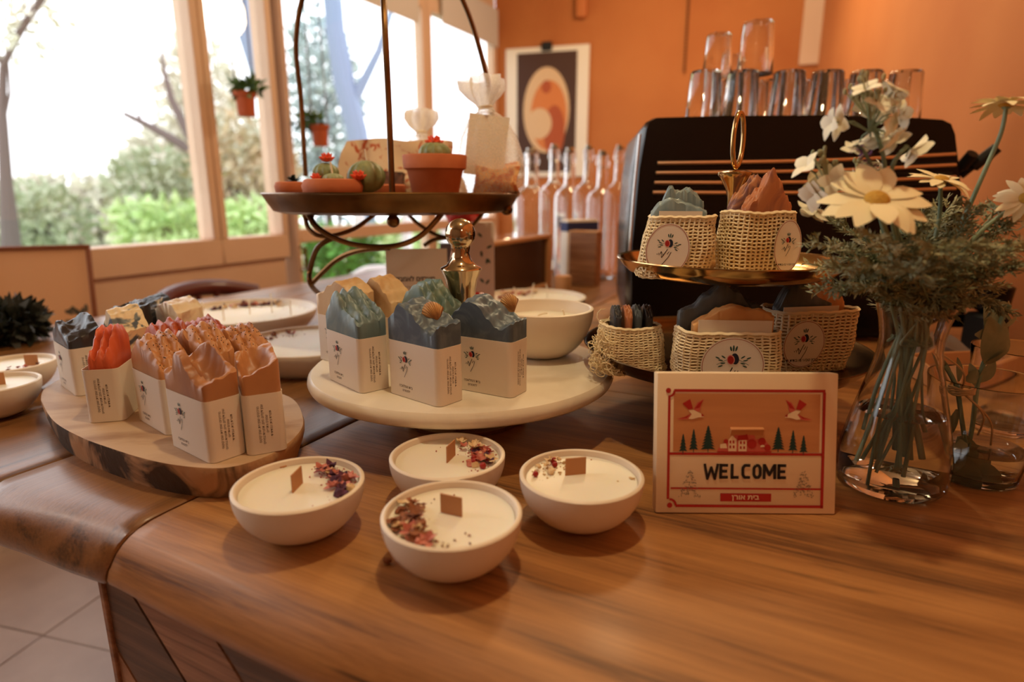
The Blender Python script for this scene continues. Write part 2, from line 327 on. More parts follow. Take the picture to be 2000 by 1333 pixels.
def door(n, s0, s1):
    fr = .045; mb = MB()
    for a, b, c, d in ((s0, s0 + fr, FLOOR, TOPZ), (s1 - fr, s1, FLOOR, TOPZ), (s0 + fr, s1 - fr, FLOOR, FLOOR + .25), (s0 + fr, s1 - fr, TOPZ - .08, TOPZ), (s0 + fr, s1 - fr, mr - .03, mr + .03)):
        wallbox(mb, a, b, c, d, -.02, .04)
    o = wbuild(mb, 'door_%d' % n, M_['cream']); g = MB()
    for c, d in ((FLOOR + .25, mr - .03), (mr + .03, TOPZ - .08)): g.box(((s0 + s1) / 2, .01, (c + d) / 2), (s1 - s0 - 2 * fr, .004, d - c))
    g.build('pane', M_['pane'], o)
    h = MB(); h.tube([(s0 + .022, -.03, -.05), (s0 + .022, -.06, -.05), (s0 + .022, -.06, .05), (s0 + .022, -.03, .05)], .008); h.build('door_handle', M_['golddark'], o)
door(1, sd_ - .1, (se + sf) / 2 - .002); door(2, (se + sf) / 2 + .002, corner - .01)
# roller blind above the doors
mb = MB(); bz = WP(760, 30)[1]; wallbox(mb, sd_ - .06, se - .02, bz, TOPZ + .1, -.045, -.04, 0); bl = mb.build('roller_blind', mat('blind_cloth', (206, 200, 196), .8), loc=WA, rotz=A1); tag(bl, 'pale grey blind pulled down over the top of the glass door', 'blind')
mb = MB(); bz = WP(905, 70)[1]; wallbox(mb, sf + .03, corner - .04, bz, TOPZ + .1, -.045, -.04, 0); bl = mb.build('roller_blind', bl.data.materials[0], loc=WA, rotz=A1); tag(bl, 'pale grey blind over the narrow pane beside the orange wall', 'blind')
C0 = WA + E1 * corner                         # window wall meets the back wall
C1 = Vector((C0.x + 1.92, C0.y - .54, 0)); C2 = Vector((1.05, 1.3, 0)); C3 = C2 + (C2 - C1) * 1.25
def wall(name, a, b, m, th=.1, z0=FLOOR - .09, z1=CEIL, side=1):
    d = (b - a); L = d.length; an = math.atan2(d.y, d.x); mb = MB(); mb.box((L / 2, side * th / 2, (z0 + z1) / 2), (L, th, z1 - z0)); return struct(mb.build(name, m, loc=a, rotz=an))
wall('wall_back', C0, C1, M_['orange']); wall('wall_right', C1, C3, M_['orange'])
WS = WA + E1 * S0
wall('wall_front', C3, WS, M_['ceil'])
pts = [C0, C1, C3, WS]
mb = MB(); mb.prism([(p.x * 1.02, p.y * 1.02) for p in pts][::-1], CEIL, CEIL + .1); struct(mb.build('ceiling', M_['ceil'], smooth=False))
mb = MB(); mb.prism([(p.x * 1.03, p.y * 1.03) for p in pts][::-1], FLOOR - .1, FLOOR - .004); fl = struct(mb.build('floor', M_['grout'], smooth=False))
# ------------------------------------------------------------------ counter frame
O = P(257, 1030); O.z = 0
CM = Matrix.Translation(O) @ Matrix(((E2.x, E1.x, 0, 0), (E2.y, E1.y, 0, 0), (0, 0, 1, 0), (0, 0, 0, 1)))   # local x right along the front edge, y away
CA = A2
tile = None
for i in range(7):
    for j in range(5):
        x0, y0 = -2.3 + i * .45, -1.25 + j * .45
        if tile is None:
            mb = MB(); mb.box((.2235, .2235, -.004), (.447, .447, .008), bev=.0015); tile = mb.build('tile', M_['tile'], fl); t_ = tile
        else: t_ = tile.copy(); col.objects.link(t_)
        p = CM @ (Matrix.Rotation(R(12), 3, 'Z') @ Vector((x0, y0, 0))); t_.location = (p.x, p.y, FLOOR + .004); t_.rotation_euler = (0, 0, CA + R(12))
ct = thing('counter', 'long oak counter with rounded front edge and plank joints', 'counter', (O.x, O.y, -.0006), CA)
TH = .054
def prof(back, r=.03, under=.02):            # (y, z) outline of the front edge
    p = [(back, 0)] + [(back + (r - back) * k / 14, 0) for k in range(1, 15)]
    p += [(r * .5, -.0008), (.004, -.0035), (-.004, -.0075), (-.011, -.013), (-.017, -.020), (-.021, -.028), (-.024, -.037), (-.024, -.045), (-.021, -.051), (-.014, -TH), (back, -TH)]; return p
def wobble(x, y, z):
    f = max(0, 1 - y / .12) if y < .12 else 0
    return .012 * f * (noise.noise(Vector((x * 3.1, 2.2, z * 9))) + .5 * noise.noise(Vector((x * 9, 7.7, z * 20))))
def sweep(name, pr, x0, x1, n, m, wob=0.0, joint=.0012, parent=ct):
    mb = MB(); xs = [x0, x0 + joint] + [x0 + joint + (x1 - x0 - 2 * joint) * k / n for k in range(1, n)] + [x1 - joint, x1]; K = len(pr); vs = []
    for i, x in enumerate(xs):
        e = joint if i in (0, len(xs) - 1) else 0
        for y, z in pr:
            dy = wobble(x, y, z); 
            vs.append((x + .40 * z * max(0, 1 - x / .3), y + dy + (e if z < -.001 else 0), z - (e if z > -.03 else -e)))
    fs = [[i * K + k, (i + 1) * K + k, (i + 1) * K + (k + 1) % K, i * K + (k + 1) % K] for i in range(len(xs) - 1) for k in range(K)]
    fs += [list(range(K)), [(len(xs) - 1) * K + k for k in range(K)][::-1]]
    mb.add(vs, fs); return mb.build(name, m, parent, ang=50)
def x_end(y): return .863 - .1835 * (y - 1.35) - .02
sweep('plank', prof(.55, .034), .0015, x_end(.55), 60, M_['oak'], wob=.012)
for y0, y1 in ((.552, .95), (.952, 1.35), (1.352, 1.75)):
    mb = MB(); L = x_end(y1) - .0015; mb.box((.0015 + L / 2, (y0 + y1) / 2, -TH / 2), (L, y1 - y0, TH), bev=.0012); mb.build('plank', M_['oak'], ct)
# left planks: grain runs away from the front edge, so build along local x and turn
e = -.0005; widths = (.205, .2, .22, .2, .17)
for k, wd in enumerate(widths):
    x1 = e; x0 = e - wd + .0012; e -= wd
    pr = prof(1.85, .03); mb = MB(); n = 10; vs = []; K = len(pr)
    xs = [x0, x0 + .0015] + [x0 + (x1 - x0) * q / n for q in range(1, n)] + [x1 - .0015, x1]
    for i, x in enumerate(xs):
        ee = .0015 if i in (0, len(xs) - 1) else 0
        for y, z in pr: vs.append((y + (ee if z < -.002 else 0) + wobble(x, y, z) - (.0015 + .016 * min(1, -x / .15) if y < .08 else 0), -(x + .40 * z), z + (.0012 if z > -.001 else 0) - (ee if z > -.03 else 0)))
    fs = [[i * K + q, i * K + (q + 1) % K, (i + 1) * K + (q + 1) % K, (i + 1) * K + q] for i in range(len(xs) - 1) for q in range(K)]
    fs = [f[::-1] for f in fs] + [list(range(K))[::-1], [(len(xs) - 1) * K + q for q in range(K)]]
    mb.add(vs, [f[::-1] for f in fs]); o = mb.build('plank', M_['oak_l'], ct, ang=50); o.rotation_euler = (0, 0, R(90))
# front cladding of slanted boards
def clip(poly, ax, lim, keep_gt):
    out = []
    for i in range(len(poly)):
        a, b = poly[i], poly[(i + 1) % len(poly)]; ia = (a[ax] >= lim) == keep_gt; ib = (b[ax] >= lim) == keep_gt
        if ia: out.append(a)
        if ia != ib:
            t = (lim - a[ax]) / (b[ax] - a[ax]); out.append((a[0] + (b[0] - a[0]) * t, a[1] + (b[1] - a[1]) * t))
    return out
mb = MB(); mb.box((.425, .021, (-TH + FLOOR) / 2), (.945, .02, -TH - FLOOR - .002)); mb.build('backing', M_['matblack'], ct)
for k in range(-13, 9):
    s0 = .034 + k * .103; s1 = s0 + .098
    pl = [(s0 - .3 + .3, 0), (s1, 0), (s1 + 1.0, -1.15), (s0 + 1.0, -1.15)]
    for ax, lim, g in ((0, -.052, True), (0, .9, False), (1, -TH - .001, False), (1, FLOOR + .002, True)):
        if len(pl) > 2: pl = clip(pl, ax, lim, g)
    if len(pl) > 2:
        mb = MB(); n = len(pl); vs = [(x, -.002, z) for x, z in pl] + [(x, .010, z) for x, z in pl]
        mb.add(vs, [list(range(n)), list(range(n, 2 * n))[::-1]] + [[i, n + i, n + (i + 1) % n, (i + 1) % n] for i in range(n)])
        mb.build('board', M_['panel_dark'] if k % 2 == 0 else M_['panel'], ct, smooth=False)
mb = MB(); mb.box((-.056, .02, (-TH + FLOOR) / 2), (.007, .05, -TH - FLOOR - .002), bev=.001); mb.build('corner_post', M_['panel'], ct)
mb = MB(); mb.box((-.10, .05, -.075), (.02, .07, .035), bev=.003); mb.build('bracket', M_['matblack'], ct)
# ------------------------------------------------------------------ soap bars
SOAP = {
 'blue': swirl('blue_soap', (80, 94, 108), (104, 116, 126), 22, 3.5, .45, .68), 'green': swirl('sea_green_soap', (98, 120, 124), (120, 136, 132), 16, 2),
 'teal': swirl('teal_soap', (94, 116, 108), (120, 134, 116), 14, 2), 'cream': swirl('cream_soap', (216, 186, 142), (198, 156, 108), 12, 1.5),
 'tan': swirl('tan_soap', (180, 124, 80), (156, 104, 72), 10, 1), 'tan2': swirl('tan_side_soap', (190, 132, 84), (170, 114, 74), 12, 1.5),
 'orange': swirl('orange_soap', (190, 92, 50), (162, 74, 42), 12, 1), 'red': swirl('coral_soap', (208, 96, 58), (184, 76, 46), 14, 1.5),
 'black': swirl('charcoal_soap', (50, 48, 50), (66, 48, 36), 12, 1.5, rough=.3), 'mix': swirl('cream_grey_swirl_soap', (232, 212, 176), (88, 96, 106), 26, 1.2, .5, .56),
 'mixd': swirl('dark_swirl_soap', (52, 54, 62), (198, 186, 168), 28, 1.4, .56, .64), 'mixw': swirl('white_swirl_soap', (240, 222, 190), (196, 150, 116), 20, 1.5, .48, .68),
 'slate': swirl('slate_soap', (70, 80, 90), (88, 94, 98), 12, 2), 'bluegrey': swirl('bluegrey_soap', (118, 140, 148), (140, 152, 150), 14, 2),
 'purple': swirl('purple_brown_soap', (134, 94, 92), (196, 138, 100), 20, 2, .46, .56), 'peach': swirl('peach_soap', (214, 156, 108), (226, 186, 148), 12, 2),
 'brown': swirl('marbled_brown_soap', (190, 122, 82), (150, 92, 74), 18, 2, .45, .6), 'ochre': swirl('ochre_soap', (214, 160, 100), (196, 136, 84), 10, 1)}
def interp(a, t):
    t = min(max(t, 0), .9999) * (len(a) - 1); i = int(t); f = t - i; f = f * f * (3 - 2 * f); return a[i] * (1 - f) + a[i + 1] * f
def soap_mesh(L, T, front, back, ridge=0, nr=4, slant=.6, crater=0, seed=0, nx=40, ny=18, rnd=.004, scoop=None, rough=.0014):
    """bar standing on end grain: x along L, y across T; front/back = top outline heights (m)"""
    mb = MB(); N = Vector((seed * 3.1, seed * 1.7, 0)); top = []
    for j in range(ny + 1):
        for i in range(nx + 1):
            u, v = i / nx, j / ny
            h = interp(front, u) * (1 - v) + interp(back, u) * v
            ed = min(u, 1 - u, v, 1 - v)
            if ridge: h += ridge * abs(math.sin(math.pi * nr * (v + slant * u * .35 + .10 * noise.noise(Vector((u * 3, v * 3, seed)))))) * min(1, ed * 9 + .25)
            if scoop: 
                cx, cy, rx, ry, dp = scoop; q = ((u - cx) / rx) ** 2 + ((v - cy) / ry) ** 2
                if q < 1: h -= dp * (1 - q) ** .6
            h += rough * noise.noise(N + Vector((u * 9, v * 5, 0))) * 1.5 + rough * .6 * noise.noise(N + Vector((u * 25, v * 14, 3)))
            if ed < .02: h -= .0008
            top.append(h)
    def xy(u, v):
        x, y = (u - .5) * L, (v - .5) * T; return x, y
    vs = []; W = nx + 1
    for j in range(ny + 1):
        for i in range(nx + 1):
            x, y = xy(i / nx, j / ny); cx, cy = L / 2 - rnd, T / 2 - rnd     # rounded upright corners
            dx, dy = max(0, abs(x) - cx), max(0, abs(y) - cy)
            if dx > 0 and dy > 0:
                q = math.hypot(dx, dy); m = max(dx, dy); k = m / q; x = math.copysign(cx + dx * k, x); y = math.copysign(cy + dy * k, y)
            vs.append((x, y, top[j * W + i]))
    fs = [[j * W + i, j * W + i + 1, (j + 1) * W + i + 1, (j + 1) * W + i] for j in range(ny) for i in range(nx)]
    per = [i for i in range(nx)] + [j * W + nx for j in range(ny)] + [ny * W + nx - i for i in range(nx)] + [(ny - j) * W for j in range(ny)]
    n0 = len(vs); rows = 5
    for r in range(1, rows + 1):
        for p in per:
            x, y, z = vs[p]; t = r / rows; vs.append((x, y, z * (1 - t) + (.0006 if r == rows else 0)))
    n = len(per); prev = per
    for r in range(rows):
        cur = [n0 + r * n + k for k in range(n)]
        fs += [[prev[k], cur[k], cur[(k + 1) % n], prev[(k + 1) % n]] for k in range(n)]; prev = cur
    fs.append(prev[::-1]); mb.add(vs, fs); return mb
def rrect(L, T, r, n=6):
    pts = []
    for cx, cy, a0 in ((L / 2 - r, -T / 2 + r, -90), (L / 2 - r, T / 2 - r, 0), (-L / 2 + r, T / 2 - r, 90), (-L / 2 + r, -T / 2 + r, 180)):
        for k in range(n + 1): a = R(a0 + 90 * k / n); pts.append((cx + r * math.cos(a), cy + r * math.sin(a)))
    return pts
def sleeve_mesh(L, T, H, r=.007, th=.0005):
    mb = MB(); o = rrect(L, T, r); i_ = rrect(L - 2 * th, T - 2 * th, r - th); n = len(o)
    vs = [(x, y, 0) for x, y in o] + [(x, y, H) for x, y in o] + [(x, y, H) for x, y in i_] + [(x, y, 0) for x, y in i_]
    fs = []; mi = []
    for k in range(n):
        q = (k + 1) % n
        fs += [[k, q, n + q, n + k], [n + k, n + q, 2 * n + q, 2 * n + k], [2 * n + k, 2 * n + q, 3 * n + q, 3 * n + k], [3 * n + k, 3 * n + q, q, k]]; mi += [0, 0, 1, 0]
    mb.add(vs, fs); mb.m = mi; return mb
ING = ['מרכיבים: שמן זית, שמן קוקוס', 'שמן דקלים, מים, תמציות צמחים', 'שמנים אתריים', 'תוצרת בית, עבודת יד']
def print_mesh(L, T, H, sides=True, front=True):
    mb = MB()
    if front:
        M = Matrix.Translation((-L * .12, -T / 2 - .0003, H * .70)) @ Matrix.Rotation(R(90), 4, 'X')
        logo(mb, M, .92)
        put_text(mb, 'בית המלאכה', .0040, -.0005, -H * .50, 5, M, bold=.01, rtl=True); put_text(mb, 'לסבונים', .0036, 0, -H * .575, 5, M, bold=.01, rtl=True)
    if sides:
        M = Matrix.Translation((L / 2 + .0003, 0, H * .5)) @ Matrix.Rotation(R(90), 4, 'Z') @ Matrix.Rotation(R(90), 4, 'X')
        for k, s in enumerate(ING): put_text(mb, s, .0031, -.0055 + k * .0036, 0, 5, M, rot=R(90), bold=.008, rtl=True)
    return mb
LOWER = {1: 6, 2: 16, 3: 13, 4: 24, 5: 9, 6: 8, 7: 7, 8: 10, 9: 9, 10: 19, 11: 14, 12: 9, 13: 16, 22: 9, 23: 5, 24: 7, 25: 9, 26: 10}   # mm off the crest of each bar
def soap(label, near, z, ang, kind, front, back, L=.080, T=.037, H=.060, sleeve=True, name='soap_bar', group=None, loose=0, lift=.0, loc=None, **kw):
    """near = pixel of the bottom corner between the wide (left) and the narrow (right) face"""
    d = Vector((math.cos(R(ang)), math.sin(R(ang)), 0)); n = Vector((-d.y, d.x, 0))
    c = loc if loc is not None else P(near[0], near[1], z) - d * (L / 2) + n * (T / 2)
    t = thing(name, label, 'soap', (c.x, c.y, z + .0005), R(ang), group)
    l, w_ = (L - .002 - loose, T - .002 - loose) if sleeve else (L, T)
    dh = LOWER.get(kw.get('seed', 0), 0) / 1000; front, back = [max(v - dh, H + .006 if sleeve else 0) for v in front], [max(v - dh, H + .006 if sleeve else 0) for v in back]
    o = soap_mesh(l, w_, front, back, **kw).build('soap_body', SOAP[kind], t, ang=55); o.location = (loose * .3, 0, lift)
    if sleeve:
        sv = sleeve_mesh(L, T, H).build('sleeve', [M_['paper'], M_['paper_in']], t, ang=30); print_mesh(L, T, H, sides=False).build('logo_print', INKS(), sv, smooth=False); print_mesh(L, T, H, front=False).build('text_print', INKS(), sv, smooth=False)
    return t
def AB(a, b): return Vector((a * .766 + b * .643, -a * .643 + b * .766, 0))   # along and across the soap rows
def seeds(t, top, n, L, T, H):
    mb = MB()
    for k in range(n):
        u, v = random.random(), random.random(); me = top.data; best = None
        x, y = (u - .5) * L * .9, (v - .5) * T * .85
        best = min(me.vertices[:41 * 19], key=lambda q: (q.co.x - x) ** 2 + (q.co.y - y) ** 2)
        mb.ball((best.co.x, best.co.y, best.co.z + .0002), .0006, seg=5)
    stuff(mb.build('poppy_seeds', M_['ink'], t))
def shell(t, c, s=1.0, rz=0, tilt=0):        # ribbed scallop shell pressed into the soap top
    mb = MB(); n = 36; m = 12; vs = []
    for j in range(m + 1):
        r = j / m
        for i in range(n + 1):
            a = R(-62 + 124 * i / n); rib = .0011 * abs(math.sin(i * math.pi / 3.0)) * r
            vs.append((math.sin(a) * r * .0115, math.cos(a) * r * .019, .0075 * math.sqrt(max(0, 1 - (2 * abs(i / n - .5)) ** 2)) * math.sin(math.pi * min(1, r * .9)) ** .7 + rib))
    mb.add(vs, [[j * (n + 1) + i, j * (n + 1) + i + 1, (j + 1) * (n + 1) + i + 1, (j + 1) * (n + 1) + i] for j in range(m) for i in range(n)])
    o = mb.build('seashell', M_.setdefault('shell', mat('shell', (206, 160, 104), .5, c2=(156, 104, 60), vs=160, stretch=(1, .25, 1))), t)
    fy = Vector((-.45, .25, .75)).normalized(); fz = Vector((.1, -.85, .5)); fx = fy.cross(fz).normalized(); fz = fx.cross(fy)
    Wm = Matrix.Translation(c) @ Matrix(((fx.x, fy.x, fz.x, 0), (fx.y, fy.y, fz.y, 0), (fx.z, fy.z, fz.z, 0), (0, 0, 0, 1)))
    o.matrix_local = (Matrix.Translation(t.location) @ Matrix.Rotation(t.rotation_euler.z, 4, 'Z')).inverted() @ Wm @ Matrix.Scale(s, 4); return o
# ------------------------------------------------------------------ live-edge slab with its soaps
SZ = .034
top_px = [(80, 782), (104, 822), (155, 853), (216, 876), (288, 898), (360, 911), (440, 914), (510, 896), (560, 868), (590, 835), (588, 803), (572, 780), (540, 765), (480, 735), (380, 712), (270, 704), (170, 718), (110, 745), (85, 762)]
bot_px = [(95, 840), (125, 880), (175, 918), (235, 946), (300, 966), (365, 981), (440, 990), (520, 985), (580, 955), (618, 905), (622, 868)]
tp = [P(x, y, SZ) for x, y in top_px]; cc = sum(tp, Vector()) / len(tp)
lo = [P(x, y, 0) for x, y in bot_px]
pt = spline(tp + [tp[0]], 6)[:-1]
def inward(p):                               # the underside is a little smaller, its edge taken from the photo along the front
    best = min(lo, key=lambda q: ((q - Vector((p.x, p.y, 0))).length)); d = (Vector((p.x, p.y, 0)) - Vector((cc.x, cc.y, 0)))
    return Vector((p.x, p.y, 0)) - d.normalized() * .006
t = thing('live_edge_board', 'thick live-edge wooden slab holding the sleeved soaps', 'wooden board', (cc.x, cc.y, 0))
mb = MB(); K = len(pt); rows = [(1.0, SZ), (1.004, SZ - .002), (1.0, SZ * .7), (.985, SZ * .45), (.965, SZ * .2), (.95, .0)]
vs = []
for f_, z in rows:
    for k, p in enumerate(pt):
        d = Vector((p.x - cc.x, p.y - cc.y, 0)); wb = 1 + (.012 * noise.noise(Vector((p.x * 30, p.y * 30, z * 40))) if 0 < z < SZ else 0)
        vs.append((d.x * f_ * wb, d.y * f_ * wb, z))
fs = [[i * K + k, i * K + (k + 1) % K, (i + 1) * K + (k + 1) % K, (i + 1) * K + k] for i in range(len(rows) - 1) for k in range(K)]
mb.add(vs, [f[::-1] for f in fs] + [[(len(rows) - 1) * K + k for k in range(K)][::-1]]); mb.build('bark_edge', M_['bark'], t, ang=60)
mb = MB(); mb.poly([(p.x - cc.x, p.y - cc.y, SZ) for p in pt]); mb.build('board_top', M_['slab'], t, smooth=False)
h = lambda *a: [v / 1000 for v in a]
soap('tan soap with a scooped top in a white sleeve at the slab front', (413, 909), SZ, -37, 'tan', h(84, 80, 88, 106, 104, 92, 84, 78, 82), h(90, 98, 108, 110, 106, 100, 96, 92, 90), scoop=(.58, .58, .36, .36, .022), seed=1)
s_ = soap('poppy-seeded tan soap in a sleeve, left of the scooped tan soap', (327, 853), SZ, -40, 'tan2', h(86, 98, 108, 104, 96, 88, 80), h(92, 104, 114, 110, 102, 94, 86), ridge=.006, nr=3, slant=1.4, seed=2)
seeds(s_, next(c for c in children(s_) if c.name.startswith('soap_body')), 60, .078, .035, .1)
soap('tan hollow-topped soap showing its printed narrow side at the right of the slab', (484, 893), SZ, -62, 'tan2', h(88, 96, 104, 98, 86, 80, 90), h(98, 108, 110, 108, 106, 104, 106), scoop=(.62, .45, .34, .4, .018), seed=3)
soap('coral-red soap loose in an oversized sleeve with its narrow side to the front', (172, 828), SZ, -76, 'red', h(100, 106, 110, 108, 100, 90, 76), h(102, 108, 112, 110, 102, 92, 78), ridge=.010, nr=3, slant=0, loose=.0115, lift=.004, seed=4)
soap('charcoal black soap in a white sleeve at the left tip of the slab', (150, 776), SZ, -42, 'black', h(76, 88, 98, 94, 84, 78), h(88, 100, 106, 104, 98, 92), scoop=(.55, .5, .3, .35, .014), seed=5)
soap('dark brown soap with a glossy hollow top behind the charcoal soap', None, SZ, -40, 'black', h(90, 98, 104, 100, 94), h(104, 108, 110, 106, 110), seed=6, loc=AB(-.945, .300), L=.070, scoop=(.5, .5, .3, .3, .014))
soap('cream soap with grey swirls and a tall crest in a sleeve behind the coral-red soap', (249, 777), SZ, -43, 'mix', h(84, 88, 98, 112, 108, 92, 88), h(92, 100, 110, 116, 112, 100, 92), seed=7)
soap('dark swirled soap at the back of the slab behind the cream crest', None, SZ, -40, 'mixd', h(92, 98, 104, 100, 96), h(98, 104, 112, 110, 100), seed=8, loc=AB(-.990, .345))
soap('white and brown swirled soap standing last in the slab row by the large dish', None, SZ, -40, 'mixw', h(96, 104, 110, 108, 98), h(102, 110, 114, 112, 104), seed=9, loc=AB(-.905, .350))
s_ = soap('rust orange ridged soap behind the poppy-seeded ones', None, SZ, -40, 'orange', h(84, 98, 108, 104, 96, 86), h(92, 104, 112, 108, 98, 90), ridge=.008, nr=3, slant=1.2, seed=10, loc=AB(-.787, .289))
soap('small orange ridged soap peeking out beside the large dish', None, SZ, -40, 'orange', h(86, 92, 98, 98, 92, 88), h(92, 98, 104, 102, 96, 92), ridge=.005, nr=5, slant=1.2, seed=11, loc=AB(-.795, .332))
s_ = soap('poppy-seeded tan soap in the middle between two others', None, SZ, -40, 'tan2', h(88, 100, 106, 100, 92, 84), h(94, 106, 112, 106, 98, 88), ridge=.006, nr=3, slant=1.4, seed=12, loc=AB(-.692, .288))
seeds(s_, next(c for c in children(s_) if c.name.startswith('soap_body')), 60, .078, .035, .1)
s_ = soap('poppy-seeded tan soap farthest right on the slab behind the behind the hollow-topped soap', None, SZ, -40, 'tan2', h(94, 104, 108, 102, 94, 86), h(98, 108, 112, 106, 98, 90), ridge=.005, nr=3, slant=1.4, seed=13, loc=AB(-.682, .328))
seeds(s_, next(c for c in children(s_) if c.name.startswith('soap_body')), 80, .078, .035, .1)
# ------------------------------------------------------------------ marble cake stand, its handle, soaps and bowl
KZ = .07; KR = .190; kc = P(904, 812, KZ) + Vector((.0, KR, 0)); kc.x = (904 - 1000) / F * (kc.y * math.cos(PT) + (CH - KZ) * math.sin(PT))
t = thing('cake_stand', 'round cream marble cake stand with a brass knobbed handle', 'cake stand', (kc.x, kc.y, 0))
MB().lathe([(.0, KZ - .017), (KR - .006, KZ - .017), (KR - .002, KZ - .014), (KR, KZ - .009), (KR - .001, KZ - .004), (KR - .005, KZ), (0, KZ)], 96).build('marble_plate', M_['marble'], t)
MB().lathe([(0, 0), (.078, 0), (.08, .006), (.06, .012), (.032, .022), (.026, .038), (.045, KZ - .0175), (0, KZ - .0175)], 48).build('foot', M_['silver'], t)
hd = [(.0, 0), (.024, 0), (.026, .004), (.017, .010), (.0155, .03), (.0160, .06), (.0175, .095), (.020, .108), (.024, .117), (.0255, .1205), (.0245, .1225), (.018, .1255), (.0125, .133), (.0105, .140), (.0115, .146)]
hd += [(.0185 * math.sin(R(a)), .1635 - .0185 * math.cos(R(a))) for a in range(40, 181, 10)]
o = MB().lathe(hd, 48).build('handle', M_['silver'], t); o.location = (0, 0, KZ); o['label'] = 'brass handle with a round knob'
G = 'sleeved soaps on the cake stand'
s_ = soap('blue soap with a shell on top in the middle front of the cake stand', (858, 798), KZ, -40, 'blue', h(82, 88, 98, 97, 92, 84, 76, 72, 82), h(84, 96, 104, 100, 96, 92, 88, 84, 84), seed=21, rough=.002)
shell(s_, D(856, 632, .622), 1.25)
soap('sea green soap with a pleated top, left front of the cake stand', (706, 771), KZ, -48, 'green', h(84, 94, 108, 104, 94, 88, 86, 82), h(88, 100, 112, 108, 102, 98, 94, 88), ridge=.006, nr=3, slant=.8, seed=22)
s_ = soap('blue soap with a shell on top next to the deep white bowl', (1000, 780), KZ, -30, 'blue', h(86, 94, 104, 104, 98, 88, 80, 78, 86), h(88, 98, 108, 108, 102, 96, 90, 86, 86), seed=23, rough=.002)
shell(s_, D(1004, 612, .672), 1.2)
soap('cream soap with brown flecks at the left rear of the cake stand', None, KZ, -40, 'cream', h(92, 96, 106, 112, 108, 100), h(96, 104, 112, 114, 108, 100), seed=24, loc=AB(-.655, .452))
soap('cream soap with a rounded crest at the rear centre of the cake stand', None, KZ, -40, 'cream', h(84, 92, 106, 116, 112, 100, 88), h(88, 98, 110, 118, 112, 102, 90), seed=25, loc=AB(-.632, .493))
soap('teal ridged soap behind the front blue soap, left of the brass handle', None, KZ, -40, 'teal', h(86, 96, 108, 110, 100, 92, 86), h(90, 102, 114, 114, 104, 96, 90), ridge=.008, nr=3, slant=1.4, seed=26, loc=AB(-.545, .497))
# ------------------------------------------------------------------ candle bowls
def bowl_prof(Rr, H, foot, th=.0035, lip=.003, power=.55, lvl=.8):
    o = [(0, 0), (foot * .9, 0), (foot, .001)]
    for k in range(1, 15):
        a = k / 14; o.append((foot + (Rr - foot) * math.sin(a * math.pi / 2) ** .92, .001 + (H - .001 - lip) * (1 - math.cos(a * math.pi / 2)) ** (power * 1.55)))
    o += [(Rr, H - lip * .4), (Rr - th * .3, H - .0003), (Rr - th * .7, H), (Rr - th, H - .001)]
    for k in range(1, 8):
        a = k / 7; q = Rr - th - (Rr - th) * .45 * a ** 2; o.append((q, H - .001 - (H * .55) * a))
    return o + [(0, H * .42)]
def fan(mb, c, r, n, mi, a0=0, a1=360, tilt=.5):
    for k in range(n):
        a = R(a0 + (a1 - a0) * k / n + random.uniform(-8, 8)); d = Vector((math.cos(a), math.sin(a), tilt * random.uniform(.2, 1.2)))
        mb.leaf(c, d, (0, 0, 1), r * random.uniform(.8, 1.15), r * .75, mi, bend=random.uniform(-.3, .3), n=2)
DRY = {'rose': mat('dried_rose', (206, 128, 110), .8, c2=(168, 84, 70), vs=120), 'plum': mat('dried_plum', (104, 52, 76), .8, c2=(66, 34, 60), vs=120), 'brown': mat('dried_brown', (112, 62, 38), .8, c2=(160, 98, 60), vs=120),
       'pale': mat('dried_pale', (228, 200, 160), .8, c2=(206, 170, 122), vs=120), 'red': mat('pink_peppercorn', (156, 28, 22), .35), 'pink': mat('dried_pink', (216, 148, 140), .8, c2=(190, 110, 110), vs=120)}
